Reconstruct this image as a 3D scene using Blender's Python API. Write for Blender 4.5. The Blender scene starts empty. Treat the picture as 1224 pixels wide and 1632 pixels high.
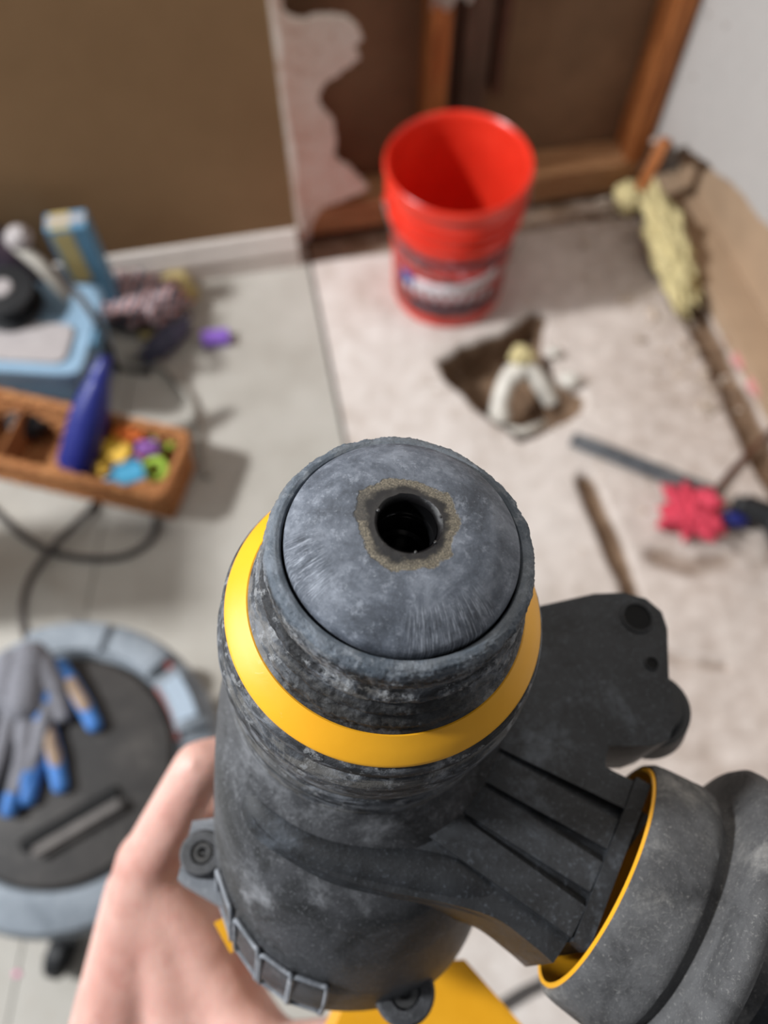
import bpy, bmesh, math, random
import numpy as np
from mathutils import Vector, Matrix, noise
from math import pi, sin, cos, radians, sqrt, atan2, hypot

S = bpy.context.scene
COL = S.collection
RND = random.Random(7)

# ------------------------------------------------------------------ camera
F, PITCH, CAMH = 1280.0, radians(26), 1.52
cam_data = bpy.data.cameras.new('camera')
cam = bpy.data.objects.new('camera', cam_data); COL.objects.link(cam)
cam.location = (0, 0, CAMH); cam.rotation_euler = (PITCH, 0, 0)
cam_data.sensor_fit = 'VERTICAL'
cam_data.lens = 4.6
cam_data.sensor_height = 4.6 * 1632 / F
cam_data.clip_start = 0.01; cam_data.clip_end = 30
cam_data.dof.use_dof = True
cam_data.dof.focus_distance = 0.134
cam_data.dof.aperture_fstop = 1.9
S.camera = cam

# ------------------------------------------------------------------ world and lights
w = bpy.data.worlds.new('room_ambience'); S.world = w; w.use_nodes = True
w.node_tree.nodes['Background'].inputs[0].default_value = (0.93, 0.95, 1.0, 1)
w.node_tree.nodes['Background'].inputs[1].default_value = 0.19

def area(name, loc, target, size, power, col):
    l = bpy.data.lights.new(name, 'AREA'); l.shape = 'RECTANGLE'
    l.size, l.size_y = size; l.energy = power; l.color = col
    o = bpy.data.objects.new(name, l); COL.objects.link(o); o.location = loc
    o.rotation_euler = (Vector(target) - Vector(loc)).to_track_quat('-Z', 'Y').to_euler()
    return o
area('daylight_left', (-3.6, 0.35, 3.9), (0.1, 0.9, 0), (0.42, 0.42), 300, (0.97, 0.985, 1.0))
area('window_left', (-2.7, 0.25, 1.75), (0, 0.3, 1.3), (1.5, 1.3), 42, (0.90, 0.95, 1.0))
area('ceiling_light', (0.0, 1.5, 2.7), (0.1, 1.0, 0), (1.0, 1.0), 18, (1.0, 0.95, 0.88))

vs = S.view_settings
vs.view_transform = 'Standard'; vs.look = 'None'; vs.gamma = 1.0; vs.exposure = 0.0
vs.use_curve_mapping = False

# ------------------------------------------------------------------ coordinates
CR = Matrix.Rotation(PITCH, 3, 'X'); CC = Vector((0, 0, CAMH))
def G(px, py, z=0.0):                 # where the sight line of a pixel meets height z
    d = CR @ Vector(((px - 612) / F, -(py - 816) / F, -1))
    return CC + d * ((z - CAMH) / d.z)
def D(px, py, depth):                 # point at a given depth in front of the lens
    return CC + CR @ (Vector(((px - 612) / F, -(py - 816) / F, -1)) * depth)

# ------------------------------------------------------------------ material helpers
def srgb(r, g, b):
    f = lambda c: (c / 255 / 12.92) if c / 255 <= 0.04045 else ((c / 255 + 0.055) / 1.055) ** 2.4
    return (f(r), f(g), f(b), 1)
class NT:
    def __init__(s, name):
        s.m = bpy.data.materials.new(name); s.m.use_nodes = True
        s.t = s.m.node_tree; s.b = s.t.nodes['Principled BSDF']
        s.tc = s.t.nodes.new('ShaderNodeTexCoord')
    def n(s, typ, **kw):
        x = s.t.nodes.new(typ)
        for k, v in kw.items(): setattr(x, k, v)
        return x
    def l(s, a, b): s.t.links.new(a, b)
    def noise(s, scale, detail=4, rough=.55, stretch=None, dist=0):
        t = s.n('ShaderNodeTexNoise'); t.inputs['Scale'].default_value = scale
        t.inputs['Detail'].default_value = detail; t.inputs['Roughness'].default_value = rough
        t.inputs['Distortion'].default_value = dist
        if stretch:
            mp = s.n('ShaderNodeMapping'); mp.inputs['Scale'].default_value = stretch
            s.l(s.tc.outputs['Object'], mp.inputs[0]); s.l(mp.outputs[0], t.inputs['Vector'])
        else: s.l(s.tc.outputs['Object'], t.inputs['Vector'])
        return t.outputs['Fac']
    def ramp(s, fac, stops):
        r = s.n('ShaderNodeValToRGB'); e = r.color_ramp.elements
        while len(e) < len(stops): e.new(0.5)
        for i, (p, c) in enumerate(stops):
            e[i].position = p; e[i].color = c if len(c) == 4 else (*c, 1)
        s.l(fac, r.inputs[0]); return r.outputs[0]
    def mix(s, fac, a, b, mode='MIX'):
        x = s.n('ShaderNodeMix', data_type='RGBA', blend_type=mode)
        for v, i in ((fac, 0), (a, 6), (b, 7)):
            if hasattr(v, 'is_output'): s.l(v, x.inputs[i])
            else: x.inputs[i].default_value = v
        return x.outputs[2]
    def math(s, op, a, b=0.0, c=0.0, clamp=False):
        x = s.n('ShaderNodeMath', operation=op); x.use_clamp = clamp
        for v, i in ((a, 0), (b, 1), (c, 2)):
            if hasattr(v, 'is_output'): s.l(v, x.inputs[i])
            else: x.inputs[i].default_value = v
        return x.outputs[0]
    def smooth(s, v, a, b):
        x = s.n('ShaderNodeMapRange', interpolation_type='SMOOTHSTEP')
        s.l(v, x.inputs[0]); x.inputs[1].default_value = a; x.inputs[2].default_value = b
        return x.outputs[0]
    def bump(s, h, strength, dist):
        x = s.n('ShaderNodeBump'); x.inputs['Strength'].default_value = strength
        x.inputs['Distance'].default_value = dist; s.l(h, x.inputs['Height'])
        s.l(x.outputs[0], s.b.inputs['Normal'])
    def done(s, col, rough=.6, spec=.5, metal=0):
        if hasattr(col, 'is_output'): s.l(col, s.b.inputs['Base Color'])
        else: s.b.inputs['Base Color'].default_value = col
        if hasattr(rough, 'is_output'): s.l(rough, s.b.inputs['Roughness'])
        else: s.b.inputs['Roughness'].default_value = rough
        s.b.inputs['Specular IOR Level'].default_value = spec
        s.b.inputs['Metallic'].default_value = metal
        return s.m

def plain(name, c, rough=.6, spec=.5, var=.12, scale=40, metal=0, bump=0):
    t = NT(name); k = t.noise(scale, 4)
    lo = tuple(max(0, v * (1 - var)) for v in c[:3]) + (1,); hi = tuple(min(1, v * (1 + var)) for v in c[:3]) + (1,)
    if bump: t.bump(k, 1, bump)
    return t.done(t.ramp(k, [(.3, lo), (.7, hi)]), rough, spec, metal)

def dusty(name, dark, mid, dust, scale=90, amount=.5, streak=None, rough=.62, bumpd=.0003, spec=.35, fine=0):
    """worn rubber or plastic with plaster dust rubbed into it"""
    t = NT(name)
    a = t.noise(scale, 9, .66, dist=.6); f = t.noise(fine or scale * 9, 6, .75)
    base = t.mix(t.smooth(a, .5 - amount * .3, .62), dark, mid)
    b = t.noise(scale * .45, 9, .72, stretch=streak, dist=.25) if streak else t.noise(scale * .45, 9, .72, dist=.25)
    base = t.mix(t.math('MULTIPLY', t.smooth(b, .50, .70), .75), base, dust)
    speck = t.smooth(f, .54, .70)
    base = t.mix(t.math('MULTIPLY', speck, .5), base, dust)
    t.bump(t.math('ADD', t.math('MULTIPLY', f, .5), a), .9, bumpd)
    return t.done(base, rough, spec)

M = {}
# ------------------------------------------------------------------ mesh helpers
def link(name, me, mat, parent=None, smooth=True, loc=None):
    o = bpy.data.objects.new(name, me); COL.objects.link(o)
    if mat is not None and not me.materials: me.materials.append(mat)
    if smooth:
        for p in me.polygons: p.use_smooth = True
    if parent is not None: o.parent = parent
    if loc is not None: o.location = loc
    return o
def sharp(o, ang=35):
    me = o.data; bm = bmesh.new(); bm.from_mesh(me)
    for e in bm.edges:
        if len(e.link_faces) == 2 and e.calc_face_angle(0) > radians(ang): e.smooth = False
    bm.to_mesh(me); bm.free(); return o
def from_py(name, V, Fc, mat, parent=None, smooth=True):
    me = bpy.data.meshes.new(name); me.from_pydata([tuple(v) for v in V], [], Fc); me.update()
    return link(name, me, mat, parent, smooth)
def from_bm(name, bm, mat, parent=None, smooth=True, bevel=0, seg=2, ang=35):
    if bevel:
        es = [e for e in bm.edges if len(e.link_faces) == 2 and e.calc_face_angle(0) > radians(30)]
        bmesh.ops.bevel(bm, geom=es, offset=bevel, segments=seg, affect='EDGES', clamp_overlap=True)
    bmesh.ops.recalc_face_normals(bm, faces=bm.faces)
    me = bpy.data.meshes.new(name); bm.to_mesh(me); bm.free()
    o = link(name, me, mat, parent, smooth)
    return sharp(o, ang) if smooth else o
def empty(name, loc=(0, 0, 0), rot=None):
    o = bpy.data.objects.new(name, None); COL.objects.link(o); o.location = loc
    o.empty_display_size = .02
    if rot is not None: o.rotation_euler = rot
    return o
def tag(o, label, cat, group=None, kind=None):
    if label: o['label'] = label
    if cat: o['category'] = cat
    if group: o['group'] = group
    if kind: o['kind'] = kind
    return o
def add_box(bm, c, s, rot=None):
    m = Matrix.Translation(c) @ (rot.to_4x4() if rot else Matrix()) @ Matrix.Diagonal((*s, 1))
    return bmesh.ops.create_cube(bm, size=1, matrix=m)['verts']
def add_prism(bm, pts, z0, z1, M4=None):
    lo = [bm.verts.new((x, y, z0)) for x, y in pts]; hi = [bm.verts.new((x, y, z1)) for x, y in pts]
    n = len(pts); bm.faces.new(lo[::-1]); bm.faces.new(hi)
    for i in range(n): bm.faces.new((lo[i], lo[(i + 1) % n], hi[(i + 1) % n], hi[i]))
    if M4 is not None:
        for v in lo + hi: v.co = M4 @ v.co
    return lo + hi
def lathe(prof, segs=64, closed=False, jitter=None, a0=0, a1=2 * pi):
    """profile [(r, z)...] turned round z"""
    full = abs(a1 - a0 - 2 * pi) < 1e-6
    V = []; Fc = []; n = segs if full else segs + 1
    for r, z in prof:
        for k in range(n):
            a = a0 + (a1 - a0) * k / segs
            rr, zz = (r, z) if jitter is None else jitter(r, z, a)
            V.append((rr * cos(a), rr * sin(a), zz))
    m = len(prof)
    for i in range(m - 1 + (1 if closed else 0)):
        i2 = (i + 1) % m
        for k in range(segs):
            k2 = (k + 1) % n
            Fc.append((i * n + k, i * n + k2, i2 * n + k2, i2 * n + k))
    if prof[0][0] < 1e-6 or prof[-1][0] < 1e-6: pass
    return V, Fc
def tube_data(P, r, segs=10, caps=True):
    P = [Vector(p) for p in P]; V = []; Fc = []; n = len(P)
    R = r if isinstance(r, (list, tuple)) else [r] * n
    t0 = (P[1] - P[0]).normalized(); up = Vector((0, 0, 1)) if abs(t0.z) < .9 else Vector((1, 0, 0))
    u = t0.cross(up).normalized()
    for i, p in enumerate(P):
        t = (P[min(i + 1, n - 1)] - P[max(i - 1, 0)]).normalized()
        u = (u - t * u.dot(t)).normalized(); v = t.cross(u)
        for k in range(segs):
            a = 2 * pi * k / segs; V.append(p + (u * cos(a) + v * sin(a)) * R[i])
    for i in range(n - 1):
        for k in range(segs):
            k2 = (k + 1) % segs
            Fc.append((i * segs + k, i * segs + k2, (i + 1) * segs + k2, (i + 1) * segs + k))
    if caps: Fc.append(tuple(range(segs))[::-1]); Fc.append(tuple(range((n - 1) * segs, n * segs)))
    return V, Fc
def catmull(P, k=8):
    P = [Vector(p) for p in P]; Q = [P[0] * 2 - P[1]] + P + [P[-1] * 2 - P[-2]]; out = []
    for i in range(1, len(Q) - 2):
        a, b, c, d = Q[i - 1:i + 3]
        for j in range(k):
            t = j / k
            out.append(.5 * ((2 * b) + (c - a) * t + (2 * a - 5 * b + 4 * c - d) * t * t + (3 * b - a - 3 * c + d) * t ** 3))
    out.append(P[-1]); return out
def tube(name, P, r, mat, parent=None, segs=10, smoothk=8):
    V, Fc = tube_data(catmull(P, smoothk) if smoothk else P, r, segs)
    return from_py(name, V, Fc, mat, parent)
def transform(o, M4): o.data.transform(M4); return o
def capsules(bm, segs):
    """tapered limbs: list of (p0, r0, p1, r1)"""
    for p0, r0, p1, r1 in segs:
        p0, p1 = Vector(p0), Vector(p1); L = (p1 - p0).length
        n = max(2, int(L / (min(r0, r1) * .35)))
        for i in range(n + 1):
            t = i / n
            bmesh.ops.create_icosphere(bm, subdivisions=2, radius=r0 + (r1 - r0) * t, matrix=Matrix.Translation(p0.lerp(p1, t)))
def fused(name, segs, mat, parent=None, voxel=.002, it=6, fac=.6, loc=None):
    """one continuous skin over a set of tapered limbs"""
    bm = bmesh.new(); capsules(bm, segs)
    me = bpy.data.meshes.new(name); bm.to_mesh(me); bm.free()
    o = bpy.data.objects.new('tmp', me); COL.objects.link(o)
    m = o.modifiers.new('r', 'REMESH'); m.mode = 'VOXEL'; m.voxel_size = voxel
    s = o.modifiers.new('s', 'SMOOTH'); s.iterations = it; s.factor = fac
    dg = bpy.context.evaluated_depsgraph_get(); dg.update()
    me2 = bpy.data.meshes.new_from_object(o.evaluated_get(dg)); me2.name = name
    bpy.data.objects.remove(o); bpy.data.meshes.remove(me)
    return link(name, me2, mat, parent)
def blob(name, r, mat, scale=(1, 1, 1), amp=.25, freq=3, seed=0, sub=4, parent=None, loc=(0, 0, 0), rot=(0, 0, 0), ridged=False):
    bm = bmesh.new(); bmesh.ops.create_icosphere(bm, subdivisions=sub, radius=1)
    off = Vector((seed * 3.1, seed * 1.7, seed * .9))
    for v in bm.verts:
        n = noise.noise(v.co * freq + off) + .5 * noise.noise(v.co * freq * 2.3 + off) + .25 * noise.noise(v.co * freq * 5 + off)
        if ridged: n = abs(n) * 2 - .5
        v.co *= 1 + amp * n
        v.co = Vector((v.co.x * scale[0], v.co.y * scale[1], v.co.z * scale[2])) * r
    o = from_bm(name, bm, mat, parent, ang=180); o.location = loc; o.rotation_euler = rot
    return o
def base_on(o, z):                    # rest a mesh on height z
    e = Matrix.LocRotScale(o.location, o.rotation_euler, o.scale)
    o.location.z += z - min((e @ v.co).z for v in o.data.vertices)
    return o

# ================================================================== MATERIALS: setting
def m_floor():
    t = NT('dusty_concrete')
    sep = t.n('ShaderNodeSeparateXYZ'); t.l(t.tc.outputs['Object'], sep.inputs[0])
    a = t.noise(3.2, 6, .6); b = t.noise(26, 8, .65); c = t.noise(140, 6, .7)
    k = t.math('ADD', t.math('MULTIPLY', a, .55), t.math('MULTIPLY', b, .45))
    base = t.ramp(k, [(.36, srgb(182, 170, 160)), (.5, srgb(204, 195, 188)), (.62, srgb(216, 209, 203))])
    xr = t.math('ADD', sep.outputs['X'], t.math('MULTIPLY', t.math('SUBTRACT', b, .5), .5))
    dusty_side = t.smooth(xr, .2, .6)
    base = t.mix(t.math('MULTIPLY', dusty_side, .6), base, t.ramp(b, [(.35, srgb(172, 154, 142)), (.65, srgb(208, 194, 184))]))
    base = t.mix(t.math('MULTIPLY', t.smooth(c, .56, .75), .4), base, srgb(135, 115, 100))
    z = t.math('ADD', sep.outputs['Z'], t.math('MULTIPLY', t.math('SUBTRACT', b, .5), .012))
    dirt_shade = t.smooth(t.math('MULTIPLY', z, -1.0), .006, .022)  # low spots turn brown: soil, plus painted shade in one dip
    base = t.mix(dirt_shade, base, t.ramp(b, [(.3, srgb(92, 71, 54)), (.7, srgb(142, 117, 95))]))
    t.bump(t.math('ADD', t.math('MULTIPLY', c, .4), b), .8, .003)
    return t.done(base, .9, .2)
M['floor'] = m_floor()
def m_sheet():
    t = NT('pale_floor_sheet'); a = t.noise(4, 5, .6); b = t.noise(60, 6, .6)
    base = t.ramp(a, [(.35, srgb(162, 157, 148)), (.65, srgb(180, 176, 168))])
    base = t.mix(t.math('MULTIPLY', t.smooth(b, .55, .72), .35), base, srgb(165, 152, 138))
    t.bump(b, .5, .001); return t.done(base, .8, .25)
M['sheet'] = m_sheet()
M['under'] = plain('dark_gap_dirt', srgb(60, 48, 40), .95, .1, .3, 30)
def m_brown():
    t = NT('brown_wall_board'); a = t.noise(2.2, 5, .6); b = t.noise(160, 5, .6)
    base = t.ramp(a, [(.3, srgb(124, 96, 66)), (.7, srgb(140, 110, 78))])
    base = t.mix(t.math('MULTIPLY', t.smooth(b, .5, .7), .2), base, srgb(105, 78, 52))
    t.bump(b, .4, .0006); return t.done(base, .75, .25)
M['brown'] = m_brown()
M['kraft'] = plain('kraft_board_back', srgb(128, 100, 76), .85, .2, .14, 9)
M['wall_white'] = plain('white_drywall', srgb(172, 168, 164), .8, .25, .03, 30, bump=.0004)
def m_torn():
    t = NT('torn_drywall_paper'); a = t.noise(16, 7, .65, dist=1)
    base = t.ramp(a, [(.34, srgb(192, 166, 150)), (.46, srgb(220, 206, 194)), (.62, srgb(226, 218, 208))])
    t.bump(a, 1, .004); return t.done(base, .9, .2)
M['torn'] = m_torn()
M['baseboard'] = plain('white_trim_paint', srgb(212, 204, 196), .5, .4, .04, 25)
def m_wood(name, c0, c1, stretch, rough=.7):
    t = NT(name); a = t.noise(22, 6, .6, stretch=stretch, dist=.8)
    t.bump(a, .5, .001)
    return t.done(t.ramp(a, [(.35, c0), (.65, c1)]), rough, .3)
M['stud'] = m_wood('orange_pine', srgb(128, 72, 34), srgb(188, 118, 66), (4, 4, .35))
M['plate'] = m_wood('pine_bottom_plate', srgb(140, 96, 62), srgb(184, 140, 100), (.35, 4, 4))
M['greywood'] = m_wood('weathered_brown_board', srgb(78, 58, 46), srgb(112, 88, 74), (5, 5, .3))
M['rust'] = plain('rusty_pipe', srgb(84, 50, 34), .7, .4, .3, 40, bump=.001)
M['foam'] = plain('yellow_insulation', srgb(204, 190, 142), .95, .1, .22, 60, bump=.006)
M['pinkfoam'] = plain('pink_insulation', srgb(206, 140, 136), .95, .1, .2, 60, bump=.005)

# ================================================================== SETTING
def SEAM(y): return -0.192 + (1.468 - y) * (0.106 / 0.548)     # x of the dark floor joint
# ---- right-hand concrete with the dug pit, channels, a shade dip and the trench at the wall: one relief mesh
def poly_px(pts, z=0): return np.array([[*G(x, y, z)[:2]] for x, y in pts])
PIT = poly_px([(693, 575), (735, 545), (795, 522), (845, 486), (880, 500), (872, 560), (895, 605), (935, 628), (928, 655), (870, 690), (826, 714), (790, 682), (742, 640), (702, 602)])
CH1 = poly_px([(935, 768), (972, 850), (1004, 930), (1015, 975)])
CH2 = poly_px([(1000, 1010), (1075, 1050), (1160, 1062)])
SHADE_DIP = poly_px([(1050, 885), (1110, 900), (1224, 885), (1290, 870)])  # shallow dip whose brown stands in for shade by the hand tool
TR = poly_px([(1040, 330), (1105, 490), (1165, 610), (1224, 735), (1262, 800)])
WU = Vector((1, .2, 0)).normalized(); WN = Vector((WU.y, -WU.x, 0))
WA = Vector((-.205, 1.435, 0))
def WP(u, n=0, z=0): return WA + WU * u + WN * n + Vector((0, 0, z))
def seg_dist(X, Y, P):
    d = np.full(X.shape, 9.0)
    for a, b in zip(P[:-1], P[1:]):
        ab = b - a; t = np.clip(((X - a[0]) * ab[0] + (Y - a[1]) * ab[1]) / (ab @ ab), 0, 1)
        d = np.minimum(d, np.hypot(X - a[0] - t * ab[0], Y - a[1] - t * ab[1]))
    return d
def in_poly(X, Y, P):
    r = np.zeros(X.shape, bool); n = len(P)
    for i in range(n):
        x1, y1 = P[i]; x2, y2 = P[(i + 1) % n]
        c = ((y1 > Y) != (y2 > Y)) & (X < (x2 - x1) * (Y - y1) / (y2 - y1 + 1e-12) + x1)
        r ^= c
    return r
def floor_height(X, Y):
    W = np.zeros(X.shape); Z = np.zeros(X.shape)
    for f, ph, am in ((9, .3, 1), (21, 1.7, .6), (47, 2.9, .4)):
        W += am * np.sin(X * f + ph + 1.7 * np.sin(Y * f * .7)) * np.sin(Y * f * 1.1 + ph * 2 + np.sin(X * f * .6))
    sd = seg_dist(X, Y, np.vstack([PIT, PIT[:1]])); sd = np.where(in_poly(X, Y, PIT), sd, -sd) + W * .006
    e = np.clip(sd / .035, 0, 1); Z -= .12 * e * e * (3 - 2 * e) + np.where(sd > 0, W * .006, 0)
    for P, hw, dp in ((CH1, .028, .030), (CH2, .014, .014), (SHADE_DIP, .040, .014), (TR, .045, .030)):
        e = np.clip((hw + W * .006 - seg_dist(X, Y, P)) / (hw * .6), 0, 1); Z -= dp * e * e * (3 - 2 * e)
    n = (X - WA.x) * WN.x + (Y - WA.y) * WN.y                # strip stripped of flooring along the back plate
    e = np.clip((.015 + W * .008 - n) / .02, 0, 1); Z -= .02 * e
    rough = np.clip((X - .2) / .4, 0, 1)
    Z += W * .0015 + rough * W * .0025
    return Z
ny, nx = 300, 260
ys = np.linspace(-.9, 1.95, ny); us = np.linspace(0, 1, nx)
Yg, Ug = np.meshgrid(ys, us, indexing='ij')
X0 = SEAM(Yg) + .004; Xg = X0 + Ug * (1.75 - X0)
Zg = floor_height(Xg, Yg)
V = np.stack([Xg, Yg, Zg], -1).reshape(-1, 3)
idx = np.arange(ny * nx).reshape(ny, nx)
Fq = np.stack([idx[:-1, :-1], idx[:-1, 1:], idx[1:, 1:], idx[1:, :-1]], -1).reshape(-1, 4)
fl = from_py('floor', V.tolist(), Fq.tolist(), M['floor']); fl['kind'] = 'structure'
def floor_z(x, y): return float(floor_height(np.array([[x]]), np.array([[y]]))[0, 0])
# ---- left pale sheets with narrow joints between them
def seam2(y): return -.585 + (.8 - y) * (-.02)
def slab(name, pts, mat, z0=-.012, z1=0.0):
    bm = bmesh.new(); add_prism(bm, pts, z0, z1)
    o = from_bm(name, bm, mat, smooth=False, bevel=.0012, seg=1); o['kind'] = 'structure'; return o
slab('floor_sheet', [(seam2(-.9) + .0015, -.9), (SEAM(-.9) - .004, -.9), (SEAM(1.62) - .004, 1.62), (seam2(1.62) + .0015, 1.62)], M['sheet'])
slab('floor_sheet', [(-2.2, -.9), (seam2(-.9) - .0015, -.9), (seam2(1.62) - .0015, 1.62), (-2.2, 1.62)], M['sheet'])
slab('floor_base', [(-2.3, -1.0), (1.8, -1.0), (1.8, 2.1), (-2.3, 2.1)], M['under'], -.2, -.15)
bm = bmesh.new(); add_box(bm, ((SEAM(.4) - .02), .4, -.03), (.06, 2.7, .004), Matrix.Rotation(atan2(.106, .548), 3, 'Z'))
g = from_bm('floor_joint_bed', bm, M['under'], smooth=False); g['kind'] = 'structure'

# wall frame helper: prism given in (u, z) on the back wall, between depths n0..n1
def wall_prism(name, pts, n0, n1, mat, A=WA, U=WU, N=WN, bevel=0, kind='structure', parent=None):
    M4 = Matrix(((U.x, 0, N.x, A.x), (U.y, 0, N.y, A.y), (0, 1, 0, 0), (0, 0, 0, 1)))
    bm = bmesh.new(); add_prism(bm, pts, n0, n1, M4)
    o = from_bm(name, bm, mat, parent, smooth=False, bevel=bevel)
    if kind: o['kind'] = kind
    return o
H = 2.4
wl = wall_prism('wall_back', [(-2.0, 0), (.0, 0), (.004, .2), (.0, .5), (.006, .8), (.0, H), (-2.0, H)], -.075, 0, M['brown'])
edge = wall_prism('drywall_edge', [(0, .105), (.012, .105), (.009, .2), (.016, .31), (.008, .42), (.014, .56), (.006, .66), (.016, .8), (.01, H), (0, H)], -.07, .003, M['torn'], parent=wl, kind=None)
# baseboard: stepped profile swept along the wall
bp = [(0, 0), (.016, 0), (.016, .062), (.013, .072), (.010, .078), (.010, .094), (.005, .106), (0, .11)]
bm = bmesh.new(); a = [bm.verts.new(WP(-2.0, n, z)) for n, z in bp]; b = [bm.verts.new(WP(-.004, n, z)) for n, z in bp]
bm.faces.new(a); bm.faces.new(b[::-1])
for i in range(len(bp)): j = (i + 1) % len(bp); bm.faces.new((a[i], b[i], b[j], a[j]))
o = from_bm('baseboard_back', bm, M['baseboard'], smooth=False); o['kind'] = 'structure'
# alcove: back board, torn paper, plates, studs
wb = wall_prism('wall_cavity', [(-.02, 0), (.95, 0), (.95, H), (-.02, H)], -.175, -.165, M['kraft'])
torn = [(.0, .0), (.030, .0), (.047, .074), (.075, .10), (.17, .125), (.181, .14), (.160, .17), (.145, .197), (.118, .215), (.103, .239), (.112, .28), (.109, .335), (.09, .36), (.078, .385), (.088, .41), (.104, .424), (.14, .447), (.174, .462), (.160, .49), (.178, .505), (.170, .527), (.145, .55), (.11, .559), (.06, .555), (.035, .565), (.022, .62), (.03, .8), (.02, 1.1), (.035, 1.6), (.02, H), (0, H)]
RN = random.Random(3)
tj = []
for i in range(len(torn) - 1):
    a_, b_ = Vector(torn[i]), Vector(torn[i + 1])
    k = max(1, int((b_ - a_).length / .012))
    for j in range(k):
        p = a_.lerp(b_, j / k)
        tj.append((max(0, p.x + (RN.uniform(-.004, .004) if p.x > .01 else 0)), max(0, p.y + (RN.uniform(-.003, .003) if p.y > .01 else 0))))
tj.append(torn[-1])
tw = wall_prism('torn_drywall', tj, -.078, -.064, M['torn'], parent=wb, kind=None)
wall_prism('bottom_plate', [(.02, .052), (.885, .052), (.885, .090), (.02, .090)], -.160, -.071, M['plate'], parent=wb, bevel=.002, kind=None)
wall_prism('bottom_plate', [(.02, .008), (.885, .008), (.885, .050), (.02, .050)], -.160, -.073, M['plate'], parent=wb, bevel=.002, kind=None)
wall_prism('stud', [(.322, .091), (.362, .091), (.360, H), (.320, H)], -.161, -.072, M['stud'], parent=wb, bevel=.002, kind=None)
wall_prism('stud', [(.846, .091), (.886, .091), (.898, H), (.853, H)], -.161, -.071, M['stud'], parent=wb, bevel=.002, kind=None)
wall_prism('board', [(.405, .091), (.465, .091), (.468, H), (.408, H)], -.161, -.120, M['greywood'], parent=wb, bevel=.002, kind=None)
wall_prism('board', [(.372, .091), (.398, .091), (.400, H), (.374, H)], -.161, -.135, M['greywood'], parent=wb, bevel=.002, kind=None)
wall_prism('board', [(.480, .30), (.502, .295), (.510, H), (.488, H)], -.161, -.118, M['rust'], parent=wb, bevel=.003, kind=None)
wall_prism('board', [(.575, .505), (.592, .50), (.598, H), (.580, H)], -.161, -.135, M['rust'], parent=wb, bevel=.003, kind=None)
wall_prism('corner_stud', [(.0, .0), (.018, .0), (.018, .092), (.0, .092)], -.155, -.079, M['stud'], parent=wb, bevel=.002, kind=None)
# unseen post added left of the view to shade the floor below the basket
bm = bmesh.new(); add_box(bm, (-1.03, .575, .39), (.05, .20, .78)); o = from_bm('shadow_post', bm, M['baseboard'], smooth=False, bevel=.003); o['kind'] = 'structure'
# scrap of torn paper hanging on the stud
bm = bmesh.new()
gx, gy = 14, 8
gv = [[None] * gx for _ in range(gy)]
for j in range(gy):
    for i in range(gx):
        u = .315 + .085 * i / (gx - 1); z = .540 + .05 * j / (gy - 1) + .012 * sin(i * .9) + .25 * (u - .315)
        gv[j][i] = bm.verts.new(WP(u, -.066 + .012 * noise.noise(Vector((i * .5, j * .6, 1))), z))
for j in range(gy - 1):
    for i in range(gx - 1): bm.faces.new((gv[j][i], gv[j][i + 1], gv[j + 1][i + 1], gv[j + 1][i]))
bmesh.ops.solidify(bm, geom=bm.faces[:], thickness=.003)
from_bm('torn_paper_scrap', bm, M['torn'], wb)

# right wall
RA = WP(.899, -.071); RU = Vector((.235, -.972, 0)).normalized(); RNn = Vector((RU.y, -RU.x, 0))   # normal faces into the room (-x)
low = [(-.02, .10), (.0, .145), (.03, .165), (.05, .19), (.09, .20), (.13, .235), (.17, .245), (.21, .262), (.27, .275), (.33, .30), (.40, .305), (.50, .33), (.62, .32), (.8, .35), (1.0, .33), (1.3, .36), (1.9, .36)]
lj = []
for i in range(len(low) - 1):
    a_, b_ = Vector(low[i]), Vector(low[i + 1]); k = max(1, int((b_ - a_).length / .02))
    for j in range(k): p = a_.lerp(b_, j / k); lj.append((p.x, p.y + RN.uniform(-.005, .005)))
lj.append(low[-1])
wr = wall_prism('wall_right', lj + [(1.9, H), (-.02, H)], -.014, 0, M['wall_white'], A=RA, U=RU, N=RNn)
M['tanboard'] = plain('tan_board_back', srgb(176, 150, 124), .85, .2, .1, 9)
wall_prism('cavity_board', [(-.02, 0), (1.9, 0), (1.9, H), (-.02, H)], -.125, -.110, M['tanboard'], A=RA, U=RU, N=RNn, parent=wr, kind=None)
wall_prism('bottom_plate', [(.0, .0), (1.9, .0), (1.9, .04), (.0, .04)], -.108, -.018, M['tanboard'], A=RA, U=RU, N=RNn, parent=wr, bevel=.002, kind=None)
for u0 in (.80, 1.2, 1.6):
    wall_prism('stud', [(u0, .041), (u0 + .04, .041), (u0 + .04, H), (u0, H)], -.108, -.018, M['stud'], A=RA, U=RU, N=RNn, parent=wr, bevel=.002, kind=None)
wall_prism('sill', [(-.03, .135), (.01, .15), (.0, .158), (-.04, .145)], -.01, .008, M['torn'], A=RA, U=RU, N=RNn, parent=wr, kind=None)
def RP(u, n, z): return RA + RU * u + RNn * n + Vector((0, 0, z))
# small marks pressed into the white board
for (u, z) in ((.03, .48), (.10, .50), (.06, .36)):
    bm = bmesh.new(); bmesh.ops.create_icosphere(bm, subdivisions=2, radius=.004, matrix=Matrix.Translation(RP(u, .0005, z)) @ Matrix.Diagonal((.4, 1, 1, 1)))
    from_bm('wall_dent', bm, M['rust'], wr)

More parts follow.
